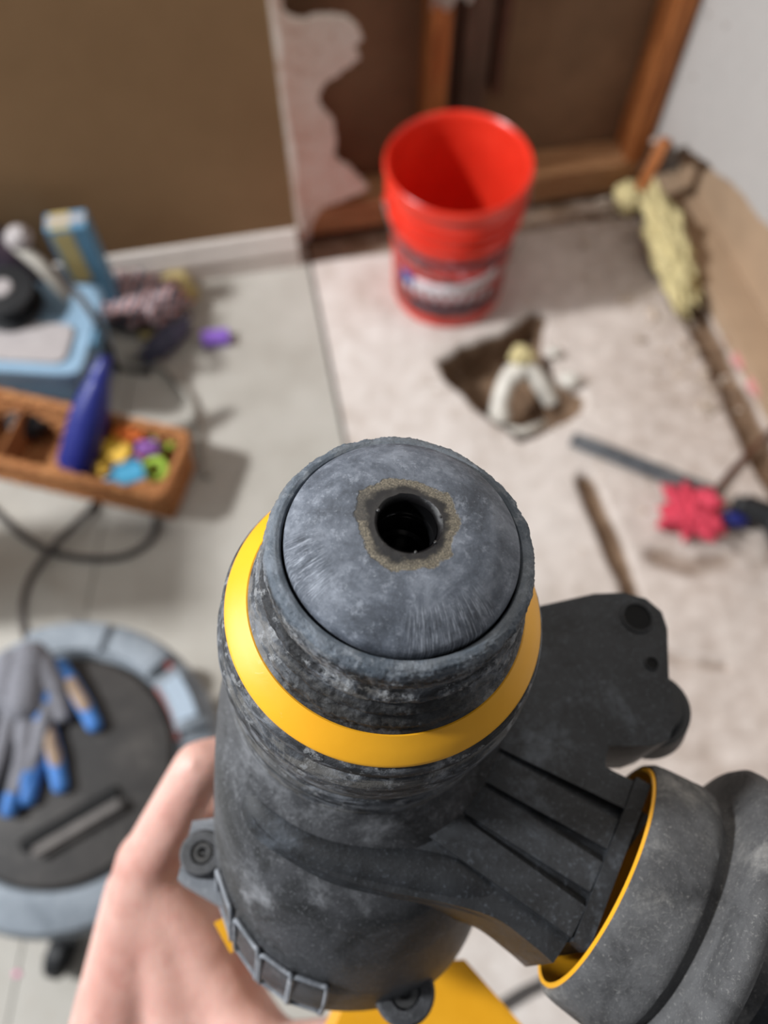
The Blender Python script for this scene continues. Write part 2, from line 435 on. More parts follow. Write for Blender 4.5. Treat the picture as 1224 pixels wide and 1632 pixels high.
# ================================================================== MATERIALS: things
M['steelgrey'] = dusty('dark_steel', srgb(62, 64, 68), srgb(92, 95, 100), srgb(140, 138, 134), 60, .4)
M['black'] = plain('black_plastic', srgb(30, 31, 33), .5, .4, .2, 60)
M['cord'] = plain('dark_grey_cord', srgb(70, 66, 64), .6, .4, .1, 40)
M['cordgrey'] = plain('light_grey_cord', srgb(150, 145, 136), .6, .4, .1, 40)
M['navy'] = plain('navy_plastic', srgb(34, 42, 118), .4, .5, .15, 25)
M['white'] = plain('white_plastic', srgb(208, 208, 206), .5, .4, .05, 25)
def col(n, r, g, b, rough=.55, var=.08): M[n] = plain(n, srgb(r, g, b), rough, .4, var, 30); return M[n]

# ================================================================== BUCKET
def m_bucket():
    t = NT('orange_red_bucket_plastic'); a = t.noise(12, 5)
    c = t.ramp(a, [(.3, srgb(214, 48, 30)), (.7, srgb(226, 58, 38))])
    t.b.inputs['Subsurface Weight'].default_value = .15; t.b.inputs['Subsurface Radius'].default_value = (.02, .004, .002)
    return t.done(c, .28, .5)
M['bucket'] = m_bucket()
BC = Vector((.153, 1.355, 0))
bk = empty('bucket', BC); tag(bk, 'orange-red plastic bucket standing open on the concrete by the stripped wall', 'bucket')
prof = [(0.001, .006), (.118, .006), (.1275, .0), (.1305, .006), (.132, .05), (.1355, .15), (.139, .232), (.1405, .25)]
prof += [(.1405, .252), (.1475, .253), (.1475, .257), (.1412, .259), (.1416, .279), (.1490, .280), (.1490, .284), (.1424, .286), (.143, .304), (.1505, .305), (.1505, .309), (.1440, .311), (.1450, .352), (.1530, .354), (.1545, .359), (.1535, .366), (.149, .370), (.1445, .366), (.143, .355), (.140, .25), (.131, .10), (.127, .012), (.001, .010)]
V, Fc = lathe(prof, 96); from_py('shell', V, Fc, M['bucket'], bk); sharp(bk.children[0], 50)
# printed label: flat print wrapped on the wall
def wrap(name, a0, a1, z0, z1, mat, parent, off=.0006, slant=0.0, n=36, arch=0.0):
    V = []; Fc = []
    for i in range(n + 1):
        a = a0 + (a1 - a0) * i / n; t = i / n
        for z in (z0, z1):
            zz = z + slant * (t - .5) + arch * sin(pi * t); r = .1305 + (zz - .006) * (.0100 / .245) + off
            V.append((r * cos(a), r * sin(a), zz)); 
    for i in range(n): Fc.append((2 * i, 2 * i + 2, 2 * i + 3, 2 * i + 1))
    o = from_py(name, V, Fc, mat, parent)
    s = o.modifiers.new('t', 'SOLIDIFY'); s.thickness = .0004; return o
def m_print():
    t = NT('smudged_print'); a = t.noise(38, 6, .7, stretch=(1, 1, 2.2)); b = t.noise(90, 4)
    c = t.ramp(a, [(.36, srgb(66, 56, 66)), (.48, srgb(150, 50, 44)), (.56, srgb(196, 58, 44)), (.66, srgb(176, 166, 176))])
    return t.done(c, .45, .4)
M['print'] = m_print()
col('label_white', 214, 206, 210); col('label_blue', 44, 84, 150); col('label_dark', 66, 58, 66)
lb = wrap('label', radians(-160), radians(-20), .035, .225, M['print'], bk)
wrap('label_band', radians(-128), radians(-48), .130, .165, M['label_white'], lb, .0012, .03, arch=-.01)
wrap('label_square', radians(-146), radians(-130), .105, .150, M['label_blue'], lb, .0012, n=8)
wrap('label_strip', radians(-130), radians(-40), .055, .085, M['label_dark'], lb, .0012, .01)
wrap('label_strip', radians(-150), radians(-40), .205, .222, M['label_dark'], lb, .0012, .0)
for k in range(9):
    a = -140 + k * 10.5; wrap('print_mark', radians(a), radians(a + 5), .094, .120, M['label_white'], lb, .0013, n=4)
# wire handle lying down at the back/right, with ears
hp = []
for k in range(25):
    a = pi * k / 24; hp.append((.158 * cos(a) , -.150 * sin(a) * .35 - .0, .300 - .135 * sin(a)))
Rz = Matrix.Rotation(radians(14), 4, 'Z')
hp = [(.1580 * cos(pi * k / 24), 0, 0) for k in range(25)]
pts = []
for k in range(25):
    a = pi * k / 24; x = .158 * cos(a); y = .157 * sin(a); pts.append(Rz @ Vector((x, -y, .300 - y * .80)))
M['wire'] = plain('galvanised_wire', srgb(150, 146, 140), .35, .5, .1, 60, metal=.7)
hd = tube('bail_handle', pts, .0022, M['wire'], bk, 8, 3)
for s in (0, pi):
    bm = bmesh.new(); bmesh.ops.create_cone(bm, cap_ends=True, segments=20, radius1=.013, radius2=.010, depth=.012, matrix=Matrix.Rotation(radians(14) + s, 4, 'Z') @ Matrix.Translation((.151, 0, .300)) @ Matrix.Rotation(pi / 2, 4, 'Y'))
    from_bm('handle_ear', bm, M['bucket'], bk)

# ================================================================== PIT PIPE
pp = empty('drain_pipe', G(830, 640, -.08))
tag(pp, 'dusty white plastic drain pipe bend sitting in the dug pit', 'pipe')
def rel(p, o): return Vector(p) - o.location
pts = [rel(G(795, 672, -.06), pp), rel(G(797, 640, -.03), pp), rel(G(812, 600, -.0), pp), rel(G(838, 585, .01), pp), rel(G(862, 612, -.02), pp), rel(G(880, 640, -.06), pp)]
M['pvc'] = plain('dusty_white_pvc', srgb(205, 200, 190), .5, .4, .14, 30)
tube('pipe_bend', pts, .021, M['pvc'], pp, 18)
for p, q in ((pts[0], pts[1]), (pts[2], pts[3])):
    V, Fc = tube_data([p, p.lerp(q, .6)], .0255, 18); sharp(from_py('collar', V, Fc, M['pvc'], pp))
V, Fc = tube_data([rel(G(790, 678, -.07), pp), rel(G(830, 690, -.075), pp), rel(G(868, 676, -.08), pp)], .012, 12); from_py('pipe_foot', V, Fc, M['pvc'], pp)
o = blob('foam_wad', .028, M['foam'], (1, .8, .9), .3, 2.5, 4, loc=G(832, 568, .035)); tag(o, 'pale yellow foam wad stuffed on top of the drain pipe', 'foam')

# ================================================================== DARK BAR AND NEIGHBOURS
def rounded_bar(name, p, q, wd, ht, mat, parent=None, taper=1.0):
    p, q = Vector(p), Vector(q); d = (q - p); L = d.length; d.normalize()
    side = d.cross(Vector((0, 0, 1))).normalized(); up = side.cross(d)
    bm = bmesh.new(); rings = []
    for t in (0, .03, .97, 1):
        sc = (1 if 0 < t < 1 else .82) * (1 + (taper - 1) * t); rg = []
        for k in range(16):
            a = 2 * pi * k / 16; x = wd / 2 * abs(cos(a)) ** .5 * (1 if cos(a) > 0 else -1); y = ht / 2 * abs(sin(a)) ** .5 * (1 if sin(a) > 0 else -1)
            rg.append(bm.verts.new(p + d * L * t + side * x * sc + up * y * sc))
        rings.append(rg)
    for a, b in zip(rings, rings[1:]):
        for k in range(16): bm.faces.new((a[k], a[(k + 1) % 16], b[(k + 1) % 16], b[k]))
    bm.faces.new(rings[0]); bm.faces.new(rings[-1])
    return from_bm(name, bm, mat, parent)
ch = empty('steel_bar', G(1030, 745)); tag(ch, 'flat dark grey steel bar lying on the dusty concrete, ending at the red rag', 'bar')
a_, b_ = rel(G(920, 702, .014), ch), rel(G(1140, 788, .014), ch)
rounded_bar('shaft', a_, b_, .034, .018, M['steelgrey'], ch)
rounded_bar('ridge', a_.lerp(b_, .04) + Vector((0, 0, .010)), a_.lerp(b_, .97) + Vector((0, 0, .010)), .012, .006, M['steelgrey'], ch)
rounded_bar('blade', a_.lerp(b_, -.04), a_.lerp(b_, .04), .036, .008, M['steelgrey'], ch)
col('rag_red', 200, 62, 82, .8, .15)
o = blob('red_rag', .048, M['rag_red'], (.95, 1.05, .55), .6, 1.7, 9, 5, loc=G(1098, 822, .02), rot=(0, 0, .5), ridged=True); base_on(o, 0.0); tag(o, 'crumpled pinkish red rag at the end of the steel bar', 'rag')
dr = empty('drill_driver', G(1200, 815)); tag(dr, 'black and blue hand tool lying past the red rag, cut by the right edge', 'tool')
p0, p1 = rel(G(1168, 800, .03), dr), rel(G(1290, 850, .03), dr)
V, Fc = tube_data([p0.lerp(p1, t) for t in (0, .04, .12, .14, .5, .52, 1)], [.012, .018, .02, .027, .029, .026, .026], 20); sharp(from_py('body', V, Fc, M['black'], dr))
c0 = rel(G(1148, 826, .018), dr); V, Fc = tube_data([c0, c0 + Vector((.02, -.002, .0)), c0 + Vector((.05, -.008, .004))], [.014, .017, .015], 16); from_py('blue_collar', V, Fc, M['navy'], dr)
rounded_bar('grip', p0.lerp(p1, .5), rel(G(1300, 960, .03), dr), .04, .045, M['black'], dr)
st = tube('iron_rod', [G(1140, 782, .008), G(1180, 735, .010), G(1224, 692, .01), G(1270, 645, .012)], .006, M['rust'], None, 10, 4); tag(st, 'thin rusty rod lying slanted near the right edge', 'rod')

# ================================================================== DEBRIS ALONG THE RIGHT WALL
ins = blob('yellow_insulation_strip', .05, M['foam'], (.85, 3.1, .8), .42, 3.2, 2, 5, loc=RP(.27, .045, .085), rot=(.25, 0, atan2(RU.y, RU.x) + pi / 2)); tag(ins, 'long torn strip of yellow insulation slumped out of the right wall', 'insulation')
base_on(ins, .0)
o = blob('insulation_tuft', .04, M['foam'], (.9, 1.1, .8), .35, 2.5, 5, 4, loc=RP(.05, .05, .06)); base_on(o, -.005); tag(o, 'small cream insulation tuft in the corner by the orange stud', 'insulation')
ws = rounded_bar('wood_offcut', RP(.10, .060, .10), RP(.07, .02, .215), .03, .02, M['stud']); tag(ws, 'broken orange wood splinter leaning in the corner beside the insulation', 'wood')
for i, (px, py, sc, lab, mt) in enumerate([(1182, 578, .026, 'pink insulation scrap beside the trench, nearer the wall corner', 'pinkfoam'), (1210, 620, .03, 'pink insulation scrap at the right edge, lower of the two', 'pinkfoam'), (1168, 545, .018, 'small orange wood chip in the trench by the right wall', 'stud')]):
    o = blob('insulation_scrap' if mt == 'pinkfoam' else 'wood_chip', sc, M[mt], (1, 1.1, .5), .35, 2.2, 11 + i, 3, loc=G(px, py, .0)); base_on(o, floor_z(o.location.x, o.location.y) - .003); tag(o, lab, 'insulation' if mt == 'pinkfoam' else 'wood')
for i, (px, py, sc, lab) in enumerate([(905, 612, .024, 'pale concrete chunk on the right rim of the pit'), (880, 566, .017, 'small pale concrete chunk behind the drain pipe at the pit rim'), (1085, 270, .020, 'pale plaster lump in the wall corner above the insulation tuft')]):
    o = blob('concrete_chunk', sc, M['pvc'], (1.1, .9, .7), .3, 1.5, 51 + i, 2, loc=G(px, py, 0)); base_on(o, floor_z(o.location.x, o.location.y) - .002); tag(o, lab, 'rubble')
# plaster crumbs nobody could count
bm = bmesh.new()
for k in range(520):
    r_ = RND.random()
    if r_ < .6: u = RND.uniform(0, 1.1); q = RP(u, abs(RND.gauss(.07, .07)), 0)
    elif r_ < .8: c = PIT[RND.randrange(len(PIT))]; q = Vector((c[0] + RND.gauss(0, .035), c[1] + RND.gauss(0, .035), 0))
    else: q = Vector((RND.uniform(.15, .95), RND.uniform(.1, 1.6), 0))
    if q.x < SEAM(q.y) + .02 or (q.xy - BC.xy).length < .16 or (q.x > .6 and .62 < q.y < .98): continue
    s_ = RND.choice((.003, .004, .005, .008, .012)) if r_ < .6 else RND.choice((.002, .003, .005))
    m_ = Matrix.Translation((q.x, q.y, floor_z(q.x, q.y) + s_ * .3)) @ Matrix.Rotation(RND.uniform(0, 6), 4, (RND.random(), RND.random(), 1)) @ Matrix.Diagonal((s_, s_ * RND.uniform(.6, 1.4), s_ * .6, 1))
    bmesh.ops.create_icosphere(bm, subdivisions=1, radius=1, matrix=m_)
M['crumb'] = plain('plaster_crumbs', srgb(188, 172, 156), .95, .1, .3, 14)
o = from_bm('plaster_crumbs', bm, M['crumb'], smooth=False); tag(o, 'loose plaster crumbs and grit strewn over the broken concrete', 'rubble', kind='stuff')

# ================================================================== LEFT CLUTTER
# woven basket
HB = .105
c_fr, c_br = G(266, 786, HB), G(304, 682, HB)           # front-right, back-right rim corners
dirx = Vector((-.9695, .245, 0)).normalized(); Lb = .52; W_b = .160
diry = Vector((-dirx.y, dirx.x, 0)); diry = diry if diry.dot(c_br - c_fr) > 0 else -diry
rz = atan2(-dirx.y, -dirx.x)
bc = c_fr + dirx * Lb / 2 + diry * W_b / 2; bc.z = 0; bc.y -= .024
bs = empty('woven_basket', bc, (0, 0, rz)); tag(bs, 'shallow orange-brown woven basket holding toys and a navy bottle', 'basket')
def m_wicker():
    t = NT('woven_fibre'); a = t.noise(90, 4, .6, stretch=(1, 1, 3)); b = t.noise(14, 4)
    c = t.ramp(a, [(.35, srgb(126, 76, 42)), (.65, srgb(196, 138, 88))])
    c = t.mix(t.math('MULTIPLY', t.smooth(b, .45, .6), .3), c, srgb(150, 92, 54))
    t.bump(a, .9, .002); return t.done(c, .8, .25)
M['wicker'] = m_wicker()
def rrect(hx, hy, r, n):
    P = []
    for cx, cy, a0 in ((hx - r, hy - r, 0), (-hx + r, hy - r, pi / 2), (-hx + r, -hy + r, pi), (hx - r, -hy + r, 1.5 * pi)):
        for k in range(7): a = a0 + pi / 2 * k / 6; P.append(Vector((cx + r * cos(a), cy + r * sin(a), 0)))
    P.append(P[0].copy()); out = []; L = sum((b - a).length for a, b in zip(P, P[1:])); step = L / n; i = 0; acc = 0
    for a, b in zip(P, P[1:]):
        d = (b - a).length
        while acc <= d + 1e-9 and len(out) < n: out.append(a + (b - a) * (acc / d if d else 0)); acc += step
        acc -= d
    return out
def ring_tube(name, hx, hy, z, r, mat, parent, wob=0, ph=0, n=132, segs=6):
    P = rrect(hx, hy, .02, n); V = []; Fc = []; m = len(P)
    for i, p in enumerate(P):
        t = (P[(i + 1) % m] - P[i - 1]).normalized(); nrm = Vector((t.y, -t.x, 0)); c = p + nrm * wob * (1 if (i // 2 + ph) % 2 else -1) + Vector((0, 0, z))
        for k in range(segs): a = 2 * pi * k / segs; V.append(c + nrm * cos(a) * r + Vector((0, 0, sin(a) * r * 1.15)))
    for i in range(m):
        for k in range(segs): Fc.append((i * segs + k, i * segs + (k + 1) % segs, ((i + 1) % m) * segs + (k + 1) % segs, ((i + 1) % m) * segs + k))
    return from_py(name, V, Fc, mat, parent)
hx, hy = Lb / 2 - .006, W_b / 2 - .006
for k in range(8): ring_tube('weave_row', hx - .003 * (7 - k) * .5, hy - .003 * (7 - k) * .5, .009 + k * .0136, .0064, M['wicker'], bs, .0025, k % 2)
ring_tube('rim', hx + .001, hy + .001, .117, .010, M['wicker'], bs, .0012, 0, 160, 8)
bm = bmesh.new(); add_box(bm, (0, 0, .006), (2 * hx - .01, 2 * hy - .01, .006)); from_bm('base_panel', bm, M['wicker'], bs, bevel=.002)
for xx in (.035, -.12):
    bm = bmesh.new(); add_box(bm, (xx, 0, .048), (.006, 2 * hy - .02, .086)); from_bm('divider', bm, M['wicker'], bs, bevel=.002)
Mb = Matrix.Translation(bc) @ Matrix.Rotation(rz, 4, 'Z')
def BL(x, y, z): return Mb @ Vector((x, y, z))
toy_cols = {'orange': (232, 120, 40), 'amber': (214, 170, 48), 'violet': (128, 74, 150), 'sky': (52, 146, 184), 'lime': (150, 184, 50), 'orange_deep': (224, 96, 34)}
for n_, c_ in toy_cols.items(): col('toy_' + n_, *c_)
def toy(kind, mat, px, py, z, s, rot, lab):
    bm = bmesh.new(); R3 = Matrix.Rotation(rot, 3, 'Z')
    if kind == 'toy_shovel':
        add_box(bm, (0, 0, 0), (s * 1.3, s * .95, s * .18)); add_box(bm, (-s * 1.0, 0, 0), (s * .8, s * .25, s * .22)); add_box(bm, (0, s * .45, s * .12), (s * 1.2, s * .12, s * .25))
    elif kind == 'toy_ring':
        V, Fc = lathe([(s * .35, -.2 * s), (s * .75, -.2 * s), (s * .8, 0), (s * .75, .2 * s), (s * .35, .2 * s)], 24, True)
        me = bpy.data.meshes.new('t'); me.from_pydata(V, [], Fc); bm.from_mesh(me)
    else:
        add_box(bm, (0, 0, 0), (s * 1.2, s * .8, s * .5)); add_box(bm, (0, 0, s * .35), (s * .7, s * .4, s * .25))
    bmesh.ops.rotate(bm, verts=bm.verts, cent=(0, 0, 0), matrix=Matrix.Rotation(.25, 3, 'X') @ R3)
    o = from_bm(kind, bm, mat, None, bevel=s * .06); o.location = G(px, py, z); return tag(o, lab, 'toy', 'bright toys in the woven basket')
toy('toy_block', M['toy_orange'], 207, 690, .090, .050, .3, 'orange toy block at the back of the woven basket')
toy('toy_shovel', M['toy_amber'], 186, 718, .085, .042, -.5, 'amber yellow toy piece beside the navy bottle')
toy('toy_block', M['toy_violet'], 236, 715, .088, .038, .1, 'violet toy block in the middle of the toys')
toy('toy_shovel', M['toy_sky'], 206, 754, .106, .046, .35, 'sky blue flat toy piece lying at the basket front')
toy('toy_ring', M['toy_lime'], 262, 700, .078, .034, 0, 'lime green toy ring at the basket back corner')
toy('toy_ring', M['toy_lime'], 248, 748, .082, .034, 0, 'lime green toy ring nearer the basket front')
toy('toy_block', M['toy_orange_deep'], 224, 735, .050, .046, .9, 'deep orange toy block low among the other toys')
toy('toy_block', M['toy_amber'], 168, 742, .055, .036, .9, 'small amber toy block low beside the navy bottle')
toy('toy_block', M['toy_orange_deep'], 182, 700, .060, .034, .5, 'small deep orange toy block leaning by the bottle')
o = blob('dark_cloth', .045, M['black'], (1.1, 1, .6), .3, 2, 21, 4, loc=G(45, 665, .05)); tag(o, 'black crumpled cloth in the left compartment of the basket', 'cloth')
base_on(o, .012)
# navy bottle leaning
b0, b1 = G(120, 742, .060), G(168, 570, .245)
nb = empty('navy_bottle', b0); tag(nb, 'navy blue bottle leaning out of the basket against the blue bin', 'bottle')
q = (b1 - b0).to_track_quat('Z', 'Y').to_matrix().to_4x4(); Lq = (b1 - b0).length
def turned(name, prof, mat, parent, M4=None, segs=32, ang=40):
    V, Fc = lathe(prof, segs); o = from_py(name, V, Fc, mat, parent)
    if M4 is not None: o.data.transform(M4)
    return sharp(o, ang)
turned('bottle_body', [(.001, 0), (.034, 0), (.038, .004), (.038, Lq * .46), (.034, Lq * .58), (.024, Lq * .76), (.020, Lq * .80), (.001, Lq * .80)], M['navy'], nb, q)
turned('spout', [(.020, Lq * .79), (.020, Lq * .90), (.014, Lq * .93), (.012, Lq), (.001, Lq)], M['navy'], nb, q)
M['navylabel'] = plain('printed_navy_label', srgb(90, 98, 150), .5, .4, .5, 60)
V, Fc = lathe([(.0385, Lq * .08), (.0388, Lq * .09), (.0388, Lq * .40), (.0385, Lq * .41)], 20, a0=-2.6, a1=-.4); o = from_py('label', V, Fc, M['navylabel'], nb); o.data.transform(q)
# light-blue bin behind
col('bin_blue', 128, 156, 178); col('bin_lid', 160, 153, 152); col('carton_blue', 96, 140, 168); col('plum', 62, 48, 58); col('mustard', 184, 166, 112); col('purple', 128, 92, 180)
bn = empty('storage_bin', (-.765, 1.075, 0), (0, 0, radians(-4))); tag(bn, 'pale blue plastic storage bin with a greyish lid behind the basket', 'bin')
bm = bmesh.new(); add_prism(bm, [(v.x, v.y) for v in rrect(.155, .105, .02, 48)], 0, .185)
for v in bm.verts:
    if v.co.z < .01: v.co.x *= .9; v.co.y *= .9
from_bm('bin_body', bm, M['bin_blue'], bn, bevel=.002, ang=50)
bm = bmesh.new(); add_prism(bm, [(v.x, v.y) for v in rrect(.165, .115, .022, 48)], .186, .198); from_bm('bin_lid', bm, M['bin_blue'], bn, bevel=.003)
bm = bmesh.new(); add_prism(bm, [(v.x, v.y - .045) for v in rrect(.130, .048, .018, 48)], .1985, .206); from_bm('lid_panel', bm, M['bin_lid'], bn, bevel=.002)
for s in (-1, 1):
    bm = bmesh.new(); add_box(bm, (s * .170, 0, .18), (.012, .07, .03)); from_bm('latch', bm, M['carton_blue'], bn, bevel=.002)
# tall light-blue carton with yellow label
ct = empty('tall_carton', (-.655, 1.262, 0), (0, 0, radians(10))); tag(ct, 'tall light blue carton with a mustard label, standing against the baseboard', 'carton')
bm = bmesh.new(); add_box(bm, (0, 0, .15), (.085, .05, .30)); from_bm('carton_body', bm, M['carton_blue'], ct, bevel=.002)
bm = bmesh.new(); add_box(bm, (-.012, -.0255, .22), (.04, .001, .14)); from_bm('label', bm, M['mustard'], ct)
bm = bmesh.new(); add_box(bm, (-.012, 0, .3005), (.04, .045, .001)); from_bm('label', bm, M['mustard'], ct)
bm = bmesh.new(); add_box(bm, (0, 0, .3015), (.08, .02, .001)); from_bm('flap_tape', bm, M['bin_lid'], ct)
o = blob('plum_bag', .10, M['plum'], (1.2, .42, 1.5), .18, 1.6, 31, 4, loc=(-.86, 1.245, .15)); base_on(o, 0); tag(o, 'dark plum bag slumped at the wall left of the tall carton', 'bag')
# tape reel and clamp light on the bin
tz = .206
c = G(14, 478, .23)
tr = empty('cord_reel', (c.x, c.y, .206)); tag(tr, 'black and grey round cord reel on the storage bin, cut by the left edge', 'reel')
turned('reel_side', [(.012, 0), (.062, 0), (.066, .005), (.062, .010), (.03, .012), (.012, .012)], M['black'], tr, Matrix.Translation((0, 0, .002)))
turned('hub', [(.001, 0), (.034, 0), (.034, .040), (.001, .040)], M['steelgrey'], tr, Matrix.Translation((0, 0, .01)))
turned('reel_side', [(.012, 0), (.055, 0), (.066, .005), (.062, .010), (.03, .012), (.012, .012)], M['black'], tr, Matrix.Translation((0, 0, .048)))
turned('hub_cap', [(.001, .006), (.020, .006), (.024, 0)], M['bin_lid'], tr, Matrix.Translation((0, 0, .058)))
cl = empty('clamp_lamp', G(18, 385, .34)); tag(cl, 'grey clamp lamp with a white head lying above the cord reel', 'lamp')
turned('lamp_head', [(.001, 0), (.018, .002), (.024, .02), (.022, .032), (.012, .045), (.001, .046)], M['bin_lid'], cl, Matrix.Rotation(radians(60), 4, 'Y'))
V, Fc = tube_data([(.0, 0, 0), (.05, -.03, -.03), (.10, -.08, -.07)], [.012, .014, .010], 12); from_py('lamp_arm', V, Fc, M['cordgrey'], cl)
# wrappers
def m_wrapper():
    t = NT('striped_wrapper'); wv = t.n('ShaderNodeTexWave'); wv.inputs['Scale'].default_value = 14; wv.inputs['Distortion'].default_value = 3
    t.l(t.tc.outputs['Object'], wv.inputs['Vector'])
    c = t.ramp(wv.outputs['Fac'], [(.2, srgb(74, 74, 92)), (.45, srgb(150, 146, 150)), (.7, srgb(204, 196, 192)), (.9, srgb(176, 104, 96))])
    return t.done(c, .4, .5)
M['wrapper'] = m_wrapper(); M['darkwrap'] = plain('slate_fabric', srgb(78, 78, 96), .7, .3, .35, 30)
o = blob('crumpled_wrapper', .078, M['wrapper'], (1.25, .8, .5), .35, 2.4, 41, 5, loc=G(222, 487, .03), rot=(0, 0, -.2), ridged=True); base_on(o, 0); tag(o, 'crumpled grey and white wrapper with red stripes by the baseboard', 'wrapper')
o = blob('crumpled_sleeve', .050, M['darkwrap'], (1.3, .55, .5), .35, 2.2, 43, 4, loc=G(268, 545, .02), rot=(0, 0, .9), ridged=True); base_on(o, 0); tag(o, 'slate coloured crumpled cloth between wrapper and purple box', 'cloth')
o = blob('slate_cloth', .035, M['darkwrap'], (1.6, .6, .5), .35, 2.2, 44, 4, loc=G(178, 500, .02), rot=(0, 0, -.5), ridged=True); base_on(o, 0); tag(o, 'slate coloured crumpled cloth left of the striped wrapper', 'cloth')
o = blob('wrapper_scrap', .018, M['mustard'], (1.2, .9, .4), .3, 2.2, 45, 3, loc=G(236, 532, .01)); base_on(o, 0); tag(o, 'small mustard scrap on the floor before the striped wrapper', 'scrap')
bm = bmesh.new(); add_box(bm, (0, 0, .022), (.066, .085, .044)); 
o = from_bm('sponge_block', bm, M['mustard'], bevel=.006); o.location = G(289, 470, 0); o.rotation_euler = (0, 0, .6); tag(o, 'mustard yellow sponge block against the baseboard', 'sponge')
pbx = empty('purple_box', G(346, 545, 0), (0, 0, .15)); tag(pbx, 'small purple plastic box alone on the pale floor', 'box')
bm = bmesh.new(); add_box(bm, (0, 0, .010), (.062, .036, .020)); from_bm('box_body', bm, M['purple'], pbx, bevel=.003)
bm = bmesh.new(); add_box(bm, (0, 0, .0225), (.064, .038, .004)); from_bm('box_lid', bm, M['purple'], pbx, bevel=.0015)
# cords
tag(tube('power_cord', [G(35, 385, .33), G(80, 425, .30), G(120, 465, .27), G(150, 505, .24), G(168, 545, .12), G(190, 585, .01), G(240, 595, .007)], .0075, M['cord']), 'dark grey cord draped over the storage bin and down its side', 'cord')
tag(tube('hose_cord', [G(205, 566, .009), G(230, 572, .009), G(262, 588, .009), G(305, 640, .009), G(318, 700, .009), G(330, 760, .009)], .009, M['cordgrey']), 'light grey cord curving over the pale floor right of the basket', 'cord')
tag(tube('extension_cord', [G(-60, 760, .006), G(0, 822, .006), G(60, 868, .006), G(120, 888, .006), G(190, 888, .006), G(232, 868, .006), G(248, 845, .006), G(247, 826, .006)], .007, M['cord']), 'dark looped cord on the floor in front of the basket', 'cord')
tag(tube('vacuum_cord', [G(152, 801, .008), G(132, 824, .018), G(85, 870, .020), G(50, 920, .02), G(36, 970, .10), G(45, 1030, .28)], .007, M['cord']), 'dark cord crossing the loop and running down to the shop vacuum', 'cord')
tag(tube('floor_cord', [G(880, 1560, .006), G(820, 1590, .006), G(760, 1640, .006), G(700, 1760, .006)], .009, M['cord']), 'dark cord on the floor below the side handle', 'cord')

# ================================================================== SHOP VACUUM
M['vac_grey'] = dusty('blue_grey_vacuum_plastic', srgb(112, 120, 128), srgb(140, 148, 156), srgb(170, 174, 178), 9, .5, bumpd=.0004)
M['vac_black'] = dusty('black_vacuum_plastic', srgb(40, 38, 37), srgb(54, 51, 49), srgb(84, 80, 76), 12, .4, bumpd=.0004)
VC = Vector((-.445, .170, 0))
vc = empty('shop_vacuum', VC); tag(vc, 'round grey and black shop vacuum with gloves lying on top', 'vacuum')
turned('drum', [(.001, .055), (.165, .055), (.175, .065), (.192, .31), (.001, .31)], M['vac_grey'], vc, segs=72)
turned('lid_ring', [(.001, .312), (.205, .312), (.213, .322), (.213, .345), (.205, .362), (.18, .374), (.158, .378), (.15, .370), (.001, .370)], M['vac_grey'], vc, segs=96, ang=28)
turned('motor_cover', [(.150, .368), (.152, .384), (.146, .392), (.10, .399), (.04, .402), (.001, .402)], M['vac_black'], vc, Matrix.Translation((.008, -.004, 0)), segs=96, ang=28)
turned('base_ring', [(.12, .03), (.185, .03), (.19, .045), (.18, .06), (.12, .06)], M['black'], vc, segs=64)
# raised casing blocks on the ring
for a, hw, zz in ((96, 17, .385), (62, 13, .388), (30, 14, .384)):
    V, Fc = lathe([(.162, .372), (.205, .362), (.206, zz - .008), (.196, zz), (.168, zz + .003), (.162, zz)], 12, True, a0=radians(a - hw), a1=radians(a + hw))
    bm = bmesh.new(); me = bpy.data.meshes.new('t'); me.from_pydata(V, [], Fc); bm.from_mesh(me); bmesh.ops.holes_fill(bm, edges=bm.edges)
    from_bm('casing_block', bm, M['vac_grey'], vc)
col('sticker', 150, 164, 178); col('sticker_red', 150, 84, 80); col('redprint', 132, 66, 62)
def arc_patch(name, r0, r1, a0, a1, z, mat):
    V, Fc = lathe([(r0, z), (r1, z), (r1, z + .001), (r0, z + .001)], 10, True, a0=radians(a0), a1=radians(a1)); return from_py(name, V, Fc, mat, vc, smooth=False)
arc_patch('sticker', .168, .196, 20, 40, .3885, M['sticker'])
arc_patch('sticker_stripe', .158, .165, 12, 42, .3800, M['sticker_red'])
arc_patch('red_print', .188, .198, 44, 54, .3785, M['redprint'])
